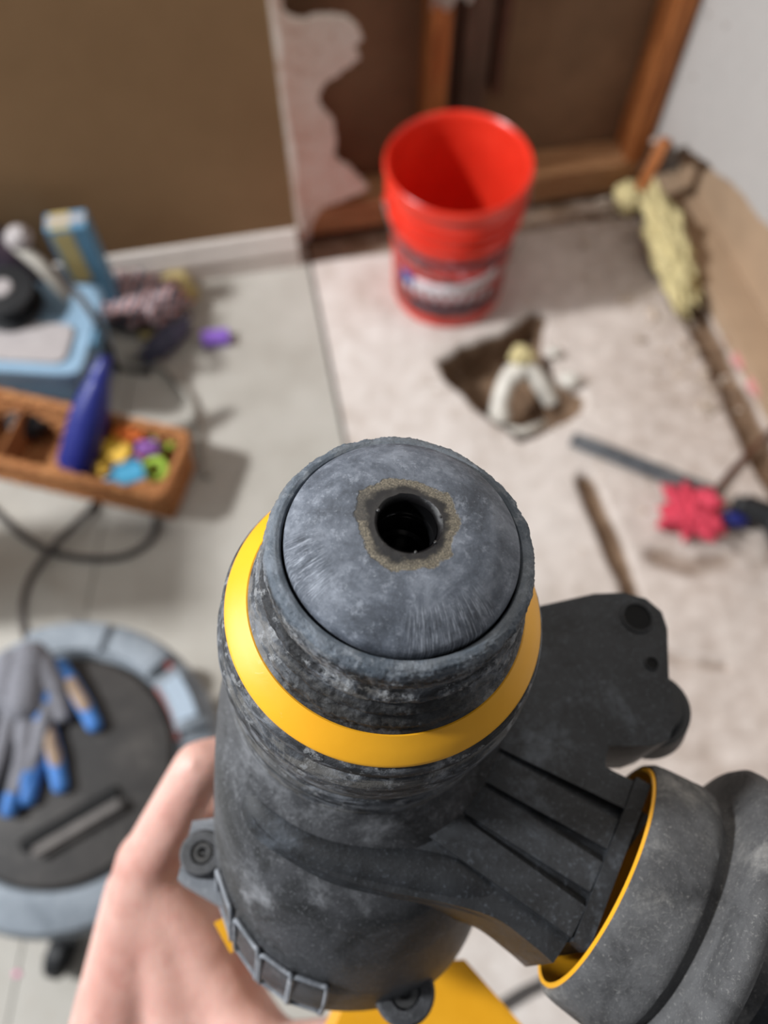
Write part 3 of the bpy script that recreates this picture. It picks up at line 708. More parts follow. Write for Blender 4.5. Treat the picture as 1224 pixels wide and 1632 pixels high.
# handle recess and its bar
hc = G(118, 1318, .40); hdv = (G(200, 1262, .40) - G(35, 1358, .40)).normalized(); ha = atan2(hdv.y, hdv.x)
def vl(p): return Vector(p) - VC
Mh = Matrix.Translation(vl(hc)) @ Matrix.Rotation(ha, 4, 'Z')
M['slot'] = plain('deep_black_slot', srgb(12, 12, 12), .7, .2, .1)
bm = bmesh.new(); add_box(bm, (0, .012, .002), (.135, .016, .006)); bm.transform(Mh); from_bm('handle_slot', bm, M['slot'], vc, bevel=.001)
M['vac_bar'] = dusty('worn_grey_handle', srgb(66, 62, 60), srgb(96, 91, 88), srgb(128, 122, 116), 12, .5)
bm = bmesh.new(); add_box(bm, (.006, -.006, .007), (.125, .016, .012)); bm.transform(Mh); from_bm('carry_handle', bm, M['vac_bar'], vc, bevel=.004)
for k in range(4): # casters
    a = radians((-104, -14, 76, 166)[k]); cpos = Vector((.205 * cos(a), .205 * sin(a), 0))
    if k == 0: cpos = vl(G(100, 1520, .03)); cpos.z = 0
    bm = bmesh.new(); bmesh.ops.create_cone(bm, cap_ends=True, segments=28, radius1=.036, radius2=.036, depth=.026, matrix=Matrix.Translation(cpos + Vector((0, 0, .036))) @ Matrix.Rotation(a, 4, 'Z') @ Matrix.Rotation(pi / 2, 4, 'X'))
    wh = from_bm('caster_wheel', bm, M['black'], vc, bevel=.004)
    bm = bmesh.new(); d_ = cpos.normalized(); add_box(bm, cpos - d_ * .012 + Vector((0, 0, .050)), (.06, .04, .018), Matrix.Rotation(a, 3, 'Z')); from_bm('caster_fork', bm, M['black'], vc, bevel=.005)

# ---- gloves on the vacuum
M['glove_grey'] = plain('grey_knit', srgb(118, 118, 124), .9, .15, .16, 120, bump=.0015)
M['glove_tan'] = plain('dirty_tan_coating', srgb(150, 130, 112), .8, .2, .2, 60, bump=.001)
M['glove_blue'] = plain('blue_rubber_coating', srgb(62, 112, 176), .6, .3, .12, 50, bump=.0006)
gz = .418
gl = empty('work_glove', G(60, 1100, gz)); tag(gl, 'grey knit work glove lying palm down on the vacuum, uppermost', 'glove', None)
def g_(px, py, z=gz): return G(px, py, z) - gl.location
fingers = [((45, 1140), (35, 1215), (15, 1290)), ((20, 1130), (0, 1210), (-25, 1280)), ((75, 1130), (62, 1190), (40, 1250)), ((-5, 1110), (-40, 1180), (-70, 1230))]
segs = [(g_(50, 1050, gz + .008), .026, g_(40, 1120, gz + .004), .027), (g_(20, 1060, gz + .008), .024, g_(10, 1110, gz), .024), (g_(70, 1060, gz + .006), .018, g_(88, 1095, gz), .016)]
for f_ in fingers: segs += [(g_(*f_[0]), .0125, g_(*f_[1], gz - .002), .0115), (g_(*f_[1], gz - .002), .0115, g_(*f_[2], gz - .006), .0105)]
segs += [(g_(88, 1095), .014, g_(100, 1140, gz - .004), .012)]
fused('glove_shell', segs, M['glove_grey'], gl, .0025, 4)
for f_ in fingers[:3]:
    fused('coated_fingertip', [(g_(*f_[1], gz - .002).lerp(g_(*f_[2], gz - .006), .75), .0122, g_(*f_[2], gz - .006), .0115)], M['glove_blue'], gl, .002, 3)
gl2 = empty('work_glove', G(110, 1150, gz - .008)); tag(gl2, 'blue coated work glove with dirty tan fingers, lying under the grey one', 'glove')
def g2(px, py, z=gz - .008): return G(px, py, z) - gl2.location
F2 = [((108, 1080), (135, 1125), (150, 1155)), ((72, 1150), (88, 1210), (96, 1252)), ((45, 1180), (55, 1225), (45, 1272))]
segs = [(g2(90, 1070), .020, g2(70, 1140), .020)]
for f_ in F2: segs += [(g2(*f_[0]), .0125, g2(*f_[1]), .0125), (g2(*f_[1]), .0125, g2(*f_[2]), .0115)]
fused('glove_shell', segs, M['glove_blue'], gl2, .0025, 4)
for f_ in F2[:2]:
    fused('tan_finger_back', [(g2(*f_[0], gz - .0045).lerp(g2(*f_[1], gz - .0045), .2), .0105, g2(*f_[1], gz - .0045), .0105), (g2(*f_[1], gz - .0045), .0105, g2(*f_[1], gz - .0045).lerp(g2(*f_[2], gz - .0045), .25), .009)], M['glove_tan'], gl2, .002, 3)
# pink mark on the floor bottom-left
bm = bmesh.new(); bmesh.ops.create_icosphere(bm, subdivisions=2, radius=.006, matrix=Matrix.Diagonal((1, .8, .3, 1))); col('pinkspot', 226, 130, 170)
o = from_bm('pink_bead', bm, M['pinkspot']); o.location = G(27, 1552, .0015); tag(o, 'tiny pink bead on the pale floor below the shop vacuum', 'bead')

# ================================================================== ROTARY HAMMER
exec_scale = .001
TM = Matrix(((0.9932, 0.0, 0.1165, .0028), (-0.0111, 0.9954, 0.095, .0515), (-0.1159, -0.0956, 0.9886, 1.4005), (0, 0, 0, 1)))
T = empty('rotary_hammer'); T.matrix_world = TM
tag(T, 'black and yellow rotary hammer held upright, dusty chuck nearest the camera', 'power tool')
MM = Matrix.Scale(.001, 4)
def m_dome():
    t = NT('dome_rubber')
    sep = t.n('ShaderNodeSeparateXYZ'); t.l(t.tc.outputs['Object'], sep.inputs[0])
    r = t.math('SQRT', t.math('ADD', t.math('MULTIPLY', sep.outputs['X'], sep.outputs['X']), t.math('MULTIPLY', sep.outputs['Y'], sep.outputs['Y'])))
    a = t.noise(120, 10, .75, dist=.3); f = t.noise(1900, 5, .8); g_ = t.noise(420, 9, .8)
    c = t.ramp(a, [(.36, srgb(58, 63, 71)), (.5, srgb(86, 92, 102)), (.64, srgb(118, 124, 134))])
    c = t.mix(t.math('MULTIPLY', t.smooth(g_, .52, .66), .6), c, srgb(148, 154, 164))
    c = t.mix(t.math('MULTIPLY', t.smooth(g_, .47, .30), .55), c, srgb(48, 52, 60))
    c = t.mix(t.math('MULTIPLY', t.smooth(f, .58, .72), .7), c, srgb(160, 166, 174))
    # scrape streaks, radial
    vm = t.n('ShaderNodeVectorMath', operation='NORMALIZE'); t.l(t.tc.outputs['Object'], vm.inputs[0])
    ang = t.math('ARCTAN2', sep.outputs['Y'], sep.outputs['X'])
    cmb = t.n('ShaderNodeCombineXYZ'); t.l(t.math('MULTIPLY', ang, 34), cmb.inputs[0]); t.l(t.math('MULTIPLY', r, 170), cmb.inputs[1])
    st = t.n('ShaderNodeTexNoise'); st.inputs['Scale'].default_value = 1.6; st.inputs['Detail'].default_value = 7; st.inputs['Roughness'].default_value = .7; t.l(cmb.outputs[0], st.inputs['Vector'])
    zone = t.math('MULTIPLY', t.smooth(r, .0125, .0150), t.smooth(t.math('ABSOLUTE', t.math('ADD', ang, 1.15)), .55, .25))
    zone = t.math('MAXIMUM', zone, t.math('MULTIPLY', t.smooth(r, .0125, .0150), t.smooth(t.math('ABSOLUTE', t.math('ADD', ang, 2.75)), .40, .2)))
    s1 = t.math('MULTIPLY', t.smooth(st.outputs['Fac'], .52, .60), zone); s0 = t.math('MULTIPLY', t.smooth(st.outputs['Fac'], .47, .38), zone)
    c = t.mix(t.math('MULTIPLY', s1, .75), c, srgb(168, 174, 184)); c = t.mix(t.math('MULTIPLY', s0, .7), c, srgb(34, 36, 42))
    # gritty tan wear round the hole
    ra = t.math('ADD', r, t.math('MULTIPLY', t.math('SUBTRACT', t.noise(420, 6, .65), .5), .0030))
    ra = t.math('ADD', ra, t.math('MULTIPLY', t.math('SUBTRACT', t.noise(120, 2, .5), .5), .0060))
    tanm = t.smooth(ra, .0082, .0078)
    gr = t.ramp(t.noise(3600, 4, .8), [(.36, srgb(58, 54, 48)), (.52, srgb(104, 97, 84)), (.68, srgb(160, 150, 130))])
    drk = t.math('MULTIPLY', t.smooth(ang, 2.0, 2.9), .7); gr = t.mix(drk, gr, srgb(44, 44, 46))
    c = t.mix(tanm, c, gr)
    c = t.mix(t.smooth(ra, .0070, .0058), c, srgb(22, 21, 22))
    rough = t.math('SUBTRACT', .62, t.math('MULTIPLY', t.smooth(r, .0066, .0052), .35))
    h = t.math('ADD', t.math('MULTIPLY', f, .35), t.math('ADD', t.math('MULTIPLY', g_, .5), t.math('MULTIPLY', t.math('MULTIPLY', st.outputs['Fac'], zone), 1.6)))
    h = t.math('SUBTRACT', h, t.math('MULTIPLY', tanm, .5))
    t.bump(h, .8, .00025)
    return t.done(c, rough, .45)
M['dome'] = m_dome()
def m_sleeve():
    t = NT('scuffed_sleeve_rubber')
    sep = t.n('ShaderNodeSeparateXYZ'); t.l(t.tc.outputs['Object'], sep.inputs[0])
    ang = t.math('ARCTAN2', sep.outputs['Y'], sep.outputs['X'])
    a = t.noise(110, 9, .68, dist=1); f = t.noise(1100, 6, .75)
    b = t.noise(60, 9, .7, stretch=(1, 1, 5), dist=1.0); g_ = t.noise(330, 8, .72)
    c = t.ramp(a, [(.38, srgb(30, 31, 33)), (.5, srgb(66, 69, 74)), (.60, srgb(112, 116, 122))])
    c = t.mix(t.math('MULTIPLY', t.smooth(b, .48, .60), .6), c, srgb(116, 113, 108))
    c = t.mix(t.math('MULTIPLY', t.smooth(b, .48, .38), .85), c, srgb(20, 20, 22))
    c = t.mix(t.math('MULTIPLY', t.smooth(g_, .54, .62), .65), c, srgb(150, 152, 154))
    c = t.mix(t.math('MULTIPLY', t.smooth(f, .62, .76), .45), c, srgb(165, 165, 163))
    wn = t.noise(90, 6, .7, stretch=(1, 1, 3))
    zz = t.math('ADD', sep.outputs['Z'], t.math('MULTIPLY', t.math('SUBTRACT', wn, .5), .006))
    band = t.math('MULTIPLY', t.smooth(zz, -.0085, -.0105), t.smooth(zz, -.019, -.0175))
    band = t.math('MULTIPLY', band, t.smooth(t.math('ABSOLUTE', t.math('ADD', ang, 1.65)), 1.0, .5))
    c = t.mix(t.math('MULTIPLY', band, .8), c, srgb(24, 23, 22))
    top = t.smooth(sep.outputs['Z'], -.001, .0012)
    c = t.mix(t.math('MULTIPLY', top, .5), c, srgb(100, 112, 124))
    t.bump(t.math('ADD', t.math('MULTIPLY', f, .3), t.math('ADD', g_, a)), .9, .00045)
    return t.done(c, .58, .4)
M['sleeve'] = m_sleeve()
M['glossblack'] = plain('oily_black_steel', srgb(14, 14, 15), .16, .6, .2, 200)
def m_yellow():
    t = NT('yellow_ring_plastic'); a = t.noise(240, 8, .7, dist=.8); b = t.noise(40, 4)
    c = t.ramp(b, [(.3, srgb(232, 164, 30)), (.7, srgb(242, 176, 40))])
    c = t.mix(t.math('MULTIPLY', t.smooth(a, .66, .74), .55), c, srgb(226, 212, 176))
    c = t.mix(t.math('MULTIPLY', t.smooth(a, .25, .20), .8), c, srgb(70, 56, 30))
    t.bump(a, .4, .00008)
    return t.done(c, .38, .45)
M['yellow'] = m_yellow()
M['housing'] = dusty('dusty_black_housing', srgb(34, 35, 36), srgb(66, 67, 70), srgb(152, 154, 158), 60, .5, bumpd=.0003, rough=.5, spec=.45, fine=1300)
M['clamp'] = dusty('side_handle_plastic', srgb(26, 27, 29), srgb(42, 44, 47), srgb(98, 104, 112), 75, .5, bumpd=.0003, rough=.5, fine=1100)
M['cup'] = dusty('dusty_handle_cup', srgb(50, 50, 51), srgb(82, 82, 83), srgb(150, 148, 144), 90, .75, bumpd=.0005, rough=.75, fine=1400)
M['grip'] = dusty('black_grip_rubber', srgb(28, 30, 33), srgb(40, 43, 47), srgb(92, 98, 106), 160, .4, bumpd=.0002, rough=.6, fine=1200)
M['screw'] = plain('dull_screw_steel', srgb(84, 84, 84), .4, .5, .3, 300, metal=.6)
M['vent'] = dusty('worn_vent_plastic', srgb(88, 92, 98), srgb(124, 128, 134), srgb(186, 188, 192), 70, .8, bumpd=.0003)

def tpart(name, V, Fc, mat, parent=None, ang=40, smooth=True):
    o = from_py(name, V, Fc, mat, parent or T, smooth); o.data.transform(MM)
    return sharp(o, ang) if smooth else o
# dust cap dome with a hole
dp = [(4.55, -14), (4.7, 7.4), (4.95, 8.25), (5.35, 8.55), (5.8, 8.50), (6.6, 8.42)]
for k in range(1, 26):
    r = 6.6 + (18.75 - 6.6) * k / 25; x = (r - 6.6) / 12.15
    dp.append((r, 8.42 - 1.0 * x - 4.1 * x ** 2.8 ))
dp += [(18.95, 2.6), (19.0, 1.0), (18.8, -3)]
def jit_dome(r, z, a):
    n = noise.noise(Vector((r * .8 * cos(a), r * .8 * sin(a), z * .4)))
    am = .10 if 4.6 < r < 6 else .02
    if r < 4.6: am = .0
    return r + am * n, z + am * n
V, Fc = lathe(dp, 220, jitter=jit_dome); dome = tpart('dust_cap', V, Fc, M['dome'])
V, Fc = lathe([(4.6, 4.6), (4.15, 4.0), (4.05, 3.2), (4.5, 2.8)], 96); tpart('seal_ring', V, Fc, M['glossblack'], dome)
V, Fc = lathe([(4.56, 7.3), (4.56, -13.9)], 96); tpart('bore', V, Fc, M['glossblack'], dome)
V, Fc = lathe([(4.5, -1.2), (3.9, -1.8), (3.8, -3.0), (4.5, -3.5)], 96); tpart('inner_ring', V, Fc, M['glossblack'], dome)
V, Fc = lathe([(4.5, -9), (.01, -9.2)], 48); tpart('bore_floor', V, Fc, M['glossblack'], dome)
for k, a in enumerate((.28, 2.75, 5.62, 4.9)):       # grit stuck to the oily lip
    bm = bmesh.new(); bmesh.ops.create_icosphere(bm, subdivisions=2, radius=.22 + .05 * (k % 3), matrix=Matrix.Translation((5.1 * cos(a), 5.1 * sin(a), 8.55)) @ Matrix.Diagonal((1, 1.3, .7, 1)))
    bm.transform(MM); from_bm('grit', bm, M['screw'] if k % 2 else M['glossblack'], dome)
# chuck sleeve
sp = [(19.25, -3), (19.35, 1.2), (19.6, 1.9), (20.3, 2.05), (21.1, 1.75), (21.75, 1.0), (22.1, -.2), (22.2, -1.6), (22.1, -3.2), (21.75, -4.6), (21.8, -5.6), (22.6, -6.6), (22.9, -7.6), (22.6, -8.6), (22.5, -9.4), (23.3, -10.4), (23.7, -11.2), (23.4, -12.2), (23.3, -13), (24.1, -14), (24.5, -15), (24.3, -16), (24.5, -16.9), (25.0, -17.5), (25.0, -18.4)]
def dens(P, k=3):
    out = []
    for a, b in zip(P, P[1:]):
        for j in range(k): out.append((a[0] + (b[0] - a[0]) * j / k, a[1] + (b[1] - a[1]) * j / k))
    out.append(P[-1]); return out
def jit_sleeve(r, z, a):
    p = Vector((r * cos(a), r * sin(a), z))
    n = noise.noise(p * .35) + .6 * noise.noise(p * 1.1) + .5 * noise.noise(p * 2.6)
    am = .25 * min(1, max(0, (r - 19.8) / 1.5)) * (1 if z > -17 else 0)
    if -6 < z < -.5: n += 1.1 * abs(noise.noise(Vector((a * 26, z * .35, 2)))) * (.5 + noise.noise(p * .12))
    if z > -7: n += .55 * noise.noise(p * 5.5)
    return r + am * n, z + am * .5 * n
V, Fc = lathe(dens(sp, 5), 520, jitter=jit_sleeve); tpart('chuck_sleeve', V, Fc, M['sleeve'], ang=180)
V, Fc = lathe(dens([(24.9, -17.6), (25.3, -17.5), (29.0, -21.0), (29.3, -21.6), (29.2, -22.4), (28.4, -22.8)], 2), 160); tpart('yellow_ring', V, Fc, M['yellow'])
nc = [(28.3, -22.0), (29.6, -22.4), (30.1, -23.4), (30.2, -25.0), (29.4, -25.8), (29.2, -27.2), (30.2, -28.2), (31.0, -30), (31.2, -34), (30.9, -38.5), (30.2, -42), (28.9, -43.5), (28.6, -45), (29.6, -46.5), (30.2, -50), (30.3, -58), (30.3, -64)]
V, Fc = lathe(dens(nc, 2), 180, jitter=lambda r, z, a: (r + .08 * noise.noise(Vector((r * .5 * cos(a), r * .5 * sin(a), z * .7))), z)); tpart('nose_collar', V, Fc, M['sleeve'], ang=60)
# gear housing: loft of egg shaped sections
def section(cx, cy, rx, ry, e, z, n=96):
    out = []
    for k in range(n):
        a = 2 * pi * k / n; c_, s_ = cos(a), sin(a)
        out.append((cx + rx * abs(c_) ** (2 / e) * (1 if c_ > 0 else -1), cy + ry * abs(s_) ** (2 / e) * (1 if s_ > 0 else -1), z))
    return out
secs = [(0, 0, 30.0, 30.0, 2, -55), (0, -1, 31.5, 31.5, 2, -60), (.5, -5, 33, 36, 2.1, -66), (1, -8.5, 34, 40.5, 2.15, -74), (1.5, -11.5, 35, 44, 2.2, -86), (2, -14, 36, 47, 2.25, -100), (2.5, -15.5, 37, 48.5, 2.3, -114), (2.5, -15.5, 37.2, 48.8, 2.3, -121), (2.5, -15.5, 36.6, 48.2, 2.3, -124.5), (2.5, -15.5, 34, 45.5, 2.3, -126.5), (2.5, -15.5, 29, 40, 2.2, -127.5)]
V = []; Fc = []; n = 96
for s_ in secs: V += section(*s_)
for i in range(len(secs) - 1):
    for k in range(n): Fc.append((i * n + k, i * n + (k + 1) % n, (i + 1) * n + (k + 1) % n, (i + 1) * n + k))
Fc.append(tuple(range((len(secs) - 1) * n, len(secs) * n)))
hs = tpart('gear_housing', V, Fc, M['housing'], ang=50)
def hpoint(a, z, off=0):
    """point on the housing wall at angle a (radians) and height z"""
    for s0, s1 in zip(secs, secs[1:]):
        if s1[5] <= z <= s0[5]:
            t = (z - s0[5]) / (s1[5] - s0[5]); p = [s0[i] + (s1[i] - s0[i]) * t for i in range(5)]
            c_, s_ = cos(a), sin(a)
            return Vector((p[0] + (p[2] + off) * abs(c_) ** (2 / p[4]) * (1 if c_ > 0 else -1), p[1] + (p[3] + off) * abs(s_) ** (2 / p[4]) * (1 if s_ > 0 else -1), z))
# parting seam of the housing and raised vent frames
V, Fc = tube_data([hpoint(a, -106 - 3 * sin(a), .0) for a in np.linspace(pi * 1.02, 1.30 * pi, 10)], .5, 6); 
def vent(a, z0, z1, wa):
    P = [hpoint(a + da, z, .6) for da, z in ((-wa, z0), (-wa * .7, z0 + 1.5), (wa * .7, z0 + 1.5), (wa, z0), (wa, z1), (wa * .7, z1 - 1.5), (-wa * .7, z1 - 1.5), (-wa, z1), (-wa, z0))]
    V, Fc = tube_data(catmull(P, 4), .65, 8, False); o = tpart('vent_frame', V, Fc, M['vent'], hs, 80)
    V = [hpoint(a + da, z, .25) for da, z in ((-wa, z0), (wa, z0), (wa, z1), (-wa, z1))]
    tpart('vent_slot', V, [(0, 1, 2, 3)], M['housing'], hs, smooth=False)
for a in (1.18, 1.27, 1.35, 1.42): vent(a * pi, -97, -121.5, .036 * pi)
# screw bosses
def boss(p, r, h, tilt):
    M4 = Matrix.Translation(p) @ tilt.to_4x4()
    V, Fc = lathe([(.01, -h), (r, -h), (r * 1.02, -1), (r * .9, 0), (r * .52, 0), (r * .5, -1.6), (.01, -1.8)], 36)
    o = from_py('screw_boss', V, Fc, M['housing'], T); o.data.transform(MM @ M4); sharp(o)
    bm = bmesh.new()
    V, Fc = lathe([(r * .22, 0), (r * .30, .1), (r * .44, .0), (r * .46, -1.0), (r * .22, -1.0)], 6 * 4, True); me = bpy.data.meshes.new('t'); me.from_pydata(V, [], Fc); bm.from_mesh(me)
    add_box(bm, (0, 0, -.9), (r * .45, r * .12, .6)); bm.transform(Matrix.Translation((0, 0, -.6))); bm.transform(MM @ M4); from_bm('screw', bm, M['screw'], o)
boss((-36.3, -30.2, -108), 5.6, 16, Matrix.Rotation(radians(-4), 3, 'Y'))
boss((15.0, -60.5, -108), 7.2, 16, Matrix.Rotation(radians(8), 3, 'X'))
# web plate linking left boss to the housing
bm = bmesh.new(); add_prism(bm, [(-42, -36), (-30, -42), (-28, -20), (-40, -22)], -124, -112); bm.transform(MM); from_bm('boss_web', bm, M['vent'], T, bevel=.0015)
# motor housing / grip below
ms = [(3, -18, 30, 40, 2.4, -126), (4, -20, 29, 36, 2.3, -132), (4, -22, 24, 29, 2.2, -140), (5, -24, 21, 27, 2.2, -170), (6, -24, 20, 26, 2.2, -215), (6, -24, 22, 29, 2.3, -250), (6, -24, 18, 25, 2.2, -256)]
V = []; Fc = []
for s_ in ms: V += section(*s_)
for i in range(len(ms) - 1):
    for k in range(n): Fc.append((i * n + k, i * n + (k + 1) % n, (i + 1) * n + (k + 1) % n, (i + 1) * n + k))
Fc.append(tuple(range((len(ms) - 1) * n, len(ms) * n)))
tpart('main_grip', V, Fc, M['grip'], ang=60)
bm = bmesh.new(); add_prism(bm, [(-30, -45), (-18, -56), (0, -60), (22, -56), (34, -44), (36, -20), (-31, -20)], -132, -127.6); bm.transform(MM); from_bm('lower_flange', bm, M['grip'], T, bevel=.0012)
bm = bmesh.new(); add_prism(bm, [(22, -52), (41.5, -51), (58, -68), (72, -88), (60, -112), (10, -112), (-4, -82), (6, -60)], -215, -165); bm.transform(MM); from_bm('battery_housing', bm, M['yellow'], T, bevel=.005, seg=3)
bm = bmesh.new(); add_prism(bm, [(-33, -44.5), (-30, -43), (-25, -49.5), (-28, -51.5)], -132, -127); bm.transform(MM); from_bm('trigger_trim', bm, M['yellow'], T, bevel=.0008)
# ---- side handle clamp
def prism_part(name, pts, z0, z1, mat, parent=None, bev=1.2, seg=3):
    bm = bmesh.new(); add_prism(bm, pts, z0, z1); 
    o = from_bm(name, bm, mat, parent or T, bevel=bev, seg=seg, ang=50); o.data.transform(MM); return o
def arc(cx, cy, r, a0, a1, n):
    return [(cx + r * cos(radians(a0 + (a1 - a0) * k / n)), cy + r * sin(radians(a0 + (a1 - a0) * k / n))) for k in range(n + 1)]
# collar strap: from the left end round the front, growing into the arm
V = []; Fc = []
N = 40
outer = catmull([(-23.5, -25, 0), (-22.3, -30.5, 0), (-15, -36.5, 0), (-5, -41, 0), (6, -43.6, 0), (17, -45.4, 0), (27, -48, 0), (34, -52.5, 0), (38.2, -55.8, 0)], 6)
bm = bmesh.new()
pts = [(p.x, p.y) for p in outer] + [(50.8, -41.5), (63.0, -28.0)] + [(p.x, p.y) for p in catmull([(57.0, -22.5, 0), (54.6, -17.5, 0), (56.0, -12.6, 0)], 4)] + [(66.5, -12.4), (70.5, -11), (73.5, -6), (73.5, 4), (75.6, 17), (75.0, 21.5), (71.5, 25.0), (66, 26.3), (58, 25.6), (42, 21.0), (29, 14)] + arc(0, 0, 30.6, 25, -130, 24)
clamp = prism_part('handle_clamp', pts, -84, -63.2, M['clamp'], bev=1.4)
# ribs running to the handle, with a rim wall at the arm end
ax = Vector((.866, -.5, 0)); side = Vector((.5, .866, 0))
HC = Vector((53.9, -37.8, -75))
def A3(l, s, z): v = HC + ax * l + side * s; return Vector((v.x, v.y, z))
def strip(name, a, b, wd, z0a, z0b, zlow, mat, parent, bev=.5):
    d = (b - a).normalized(); s = Vector((d.y, -d.x, 0)) * wd / 2; bm = bmesh.new()
    vs_ = [bm.verts.new(v) for v in (Vector((a.x, a.y, zlow)) + s, Vector((b.x, b.y, zlow)) + s, Vector((b.x, b.y, zlow)) - s, Vector((a.x, a.y, zlow)) - s, Vector((a.x, a.y, z0a)) + s, Vector((b.x, b.y, z0b)) + s, Vector((b.x, b.y, z0b)) - s, Vector((a.x, a.y, z0a)) - s)]
    for f_ in ((3, 2, 1, 0), (4, 5, 6, 7), (0, 1, 5, 4), (1, 2, 6, 5), (2, 3, 7, 6), (3, 0, 4, 7)): bm.faces.new([vs_[i] for i in f_])
    o = from_bm(name, bm, mat, parent, bevel=bev, ang=50); o.data.transform(MM); return o
def rib(a, b, wa, wb, z0, zlow, parent):
    d = (b - a).normalized(); sd_ = Vector((d.y, -d.x, 0)); bm = bmesh.new(); L_ = []
    for p, w_ in ((a, wa), (b, wb)):
        for sg in (1, -1):
            for z in (zlow, z0 - (1.9 if p is a else 0)): q_ = p + sd_ * sg * w_ / 2; L_.append(bm.verts.new((q_.x, q_.y, z)))
    for f_ in ((0, 1, 3, 2), (4, 6, 7, 5), (0, 4, 5, 1), (2, 3, 7, 6), (1, 5, 7, 3), (0, 2, 6, 4)): bm.faces.new([L_[i] for i in f_])
    o = from_bm('rib', bm, M['clamp'], parent, bevel=.9, seg=3, ang=60); o.data.transform(MM); return o
for s0, s1 in ((-11.5, -14.6), (-3.9, -5.0), (3.7, 4.6), (11.3, 14.2)):
    rib(A3(-46, s0, 0), A3(-3.5, s1, 0), 7.4, 6.6, -61.0, -66, clamp)
strip('end_rim', A3(-1.6, -18.5, 0), A3(-1.6, 18.5, 0), 3.4, -60.4, -60.4, -90, M['clamp'], clamp, 1.2)
sp_ = [(-21.0, -23.5), (-19.0, -28.2), (-13, -32.4), (-4.5, -36.2), (6, -38.4), (17, -40.2), (27, -43), (33, -46.5)]
P_ = catmull([(x, y, -67.2 - max(0, i - 5) * .9) for i, (x, y) in enumerate(sp_)], 6)
V, Fc = tube_data(P_, [5.6] * (len(P_) - 12) + [5.6 - .14 * k for k in range(12)], 20); tpart('strap_shoulder', V, Fc, M['clamp'], clamp)
# lug block: hole rims, knob, lower jaw
for (x, y, r) in ((68.2, 19.6, 3.6), (69.8, 7.6, 1.5)):
    V, Fc = lathe([(.01, -63.1), (r, -63.1)], 32); o = tpart('hole', V, Fc, M['slot'], clamp); o.data.transform(Matrix.Translation((x / 1000, y / 1000, 0)))
    V, Fc = lathe([(r * .96, -63.15), (r * 1.0, -62.75), (r * 1.15, -62.8), (r * 1.22, -63.25)], 32); o = tpart('hole_rim', V, Fc, M['clamp'], clamp); o.data.transform(Matrix.Translation((x / 1000, y / 1000, 0)))
bm = bmesh.new(); bmesh.ops.create_cone(bm, cap_ends=True, segments=40, radius1=10.5, radius2=9.5, depth=14, matrix=Matrix.Translation((74.5, .5, -80)) @ Matrix.Rotation(radians(-14), 4, 'Y'))
bm.transform(MM); from_bm('depth_knob', bm, M['black'], clamp, bevel=.0025, seg=3)
# ---- side handle (turned about its own axis)
zax = ax; M4h = Matrix.Translation(HC) @ Matrix((( side.x, 0, ax.x), (side.y, 0, ax.y), (0, 1, 0))).to_4x4()
def hpart(name, prof, mat, parent=None, segs=120, jit=None, ang=40):
    V, Fc = lathe(prof, segs, jitter=jit); o = from_py(name, V, Fc, mat, parent or T); o.data.transform(MM @ M4h); return sharp(o, ang)
sh = hpart('side_handle_cup', dens([(24.9, 1), (25.3, -.2), (26.4, -.4), (27.2, .8), (27.6, 3), (28.0, 7), (28.3, 11), (27.9, 13.2), (26.4, 14.6), (25.6, 15.8), (27.2, 16.8), (32.0, 17.2), (35.6, 17.8), (36.8, 19.2), (36.9, 21), (35.8, 22.6), (30, 24), (22.5, 26), (19.5, 29), (18.6, 33)], 2), M['cup'], jit=lambda r, z, a: (r + .12 * noise.noise(Vector((a * 6, z * .5, r * .3))), z))
hpart('cup_liner', [(22.4, 14), (23.8, 9), (24.5, 1.0), (24.8, -.7), (25.6, -.9), (25.8, .2)], M['yellow'], sh)
hpart('cup_floor', [(22.6, 13.5), (.1, 13)], M['black'], sh)
hpart('grip_sleeve', [(18.0, 28), (18.4, 40), (18.2, 80), (17.5, 120), (20, 145), (.1, 148)], M['grip'], sh)

# ================================================================== HAND
def m_skin():
    t = NT('skin'); a = t.noise(22, 5, .6); b = t.noise(160, 6, .6); v = t.n('ShaderNodeTexVoronoi'); v.inputs['Scale'].default_value = 700; t.l(t.tc.outputs['Object'], v.inputs['Vector'])
    c = t.ramp(a, [(.34, srgb(188, 138, 126)), (.5, srgb(206, 162, 150)), (.66, srgb(214, 174, 162))])
    c = t.mix(t.math('MULTIPLY', t.smooth(b, .52, .7), .25), c, srgb(190, 116, 106))
    t.bump(t.math('ADD', t.math('MULTIPLY', v.outputs['Distance'], .4), b), .4, .0008)
    t.b.inputs['Subsurface Weight'].default_value = .3; t.b.inputs['Subsurface Radius'].default_value = (.006, .002, .001)
    return t.done(c, .5, .4)
M['skin'] = m_skin()
hand = empty('person', D(300, 1560, .33)); tag(hand, 'bare left hand and wrist gripping the rotary hammer from the left', 'person')
def hd_(px, py, d): return D(px, py, d) - hand.location
wr_ = hd_(110, 1860, .36); 
IM, IP, ID, IT = hd_(238, 1375, .318), hd_(318, 1222, .300), hd_(430, 1190, .318), hd_(500, 1230, .345)
MMc, MP, MD, MT = hd_(215, 1420, .345), hd_(285, 1290, .338), hd_(410, 1260, .352), hd_(480, 1310, .37)
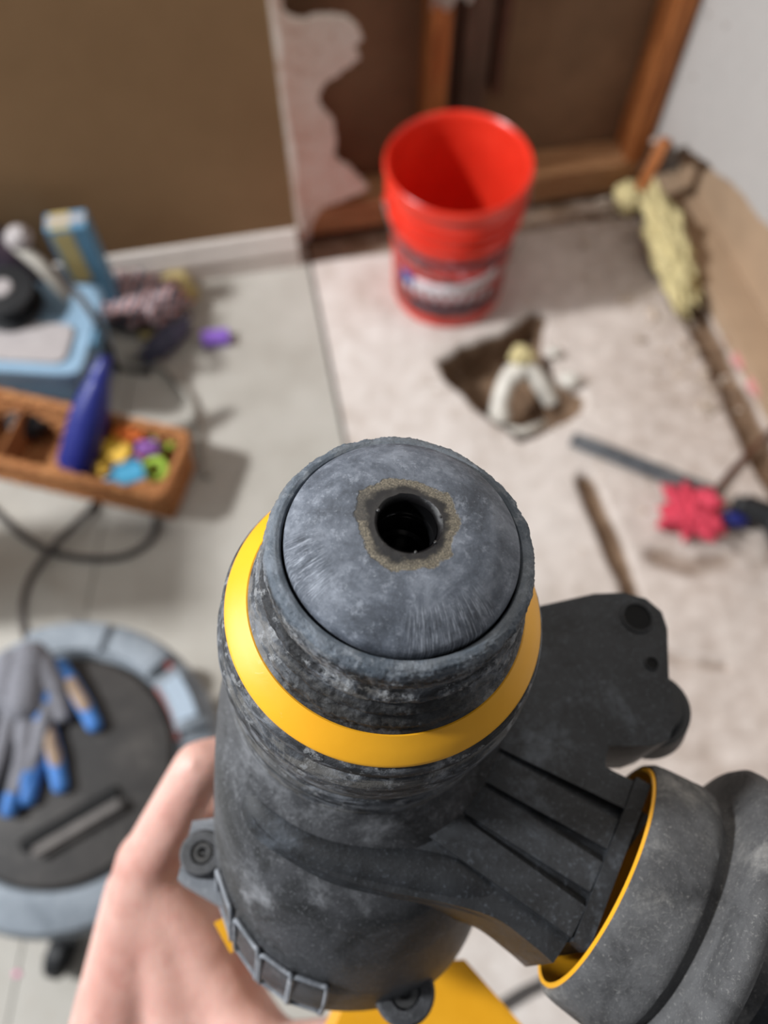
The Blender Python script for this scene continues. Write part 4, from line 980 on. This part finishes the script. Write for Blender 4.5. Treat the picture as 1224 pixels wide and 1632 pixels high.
RM, RP_, RD, RT = hd_(215, 1480, .370), hd_(280, 1370, .368), hd_(400, 1340, .38), hd_(470, 1390, .395)
PM, PP, PD, PT = hd_(225, 1550, .392), hd_(280, 1460, .392), hd_(380, 1430, .40), hd_(440, 1470, .41)
TC, TMc, TI, TT = hd_(330, 1720, .335), hd_(440, 1690, .312), hd_(580, 1668, .305), hd_(705, 1608, .312)
segs = [(hd_(-120, 2300, .42), .030, wr_, .026), (hd_(0, 2300, .40), .027, hd_(220, 1860, .350), .024),
        (wr_, .025, hd_(195, 1640, .345), .022), (hd_(220, 1860, .350), .022, TC, .020),
        (hd_(195, 1640, .345), .022, IM, .0140), (hd_(185, 1640, .350), .021, MMc, .0135), (hd_(190, 1640, .365), .019, RM, .013), (hd_(200, 1700, .375), .018, PM, .012),
        (TC, .019, IM, .0125), (TC, .0175, hd_(330, 1500, .322), .0140), (hd_(330, 1500, .322), .0140, IM, .0120), (TC, .0175, hd_(290, 1600, .335), .018), (hd_(290, 1600, .335), .018, hd_(250, 1450, .325), .0130),
        (TC, .0180, TMc, .0145), (hd_(340, 1560, .325), .0125, TMc, .0135), (hd_(330, 1500, .322), .0125, hd_(400, 1640, .320), .0130), (TMc, .0135, TI, .0118), (TI, .0118, TT, .0098),
        (IM, .0128, IP, .0104), (IP, .0104, ID, .0090), (ID, .0090, IT, .0078),
        (MMc, .0128, MP, .0106), (MP, .0106, MD, .0092), (MD, .0092, MT, .008),
        (RM, .0122, RP_, .0100), (RP_, .0100, RD, .0088), (RD, .0088, RT, .0076),
        (PM, .0112, PP, .0090), (PP, .0090, PD, .0078), (PD, .0078, PT, .0068)]
hm = fused('hand', segs, M['skin'], hand, .0022, 10, .6)
col('nail', 214, 170, 156, .35)
bm = bmesh.new(); bmesh.ops.create_icosphere(bm, subdivisions=3, radius=1, matrix=Matrix.Translation(TT.lerp(TI, .05) + Vector((0, -.003, .0075))) @ Matrix.Diagonal((.0075, .0055, .0028, 1)))
from_bm('thumb_nail', bm, M['nail'], hm)
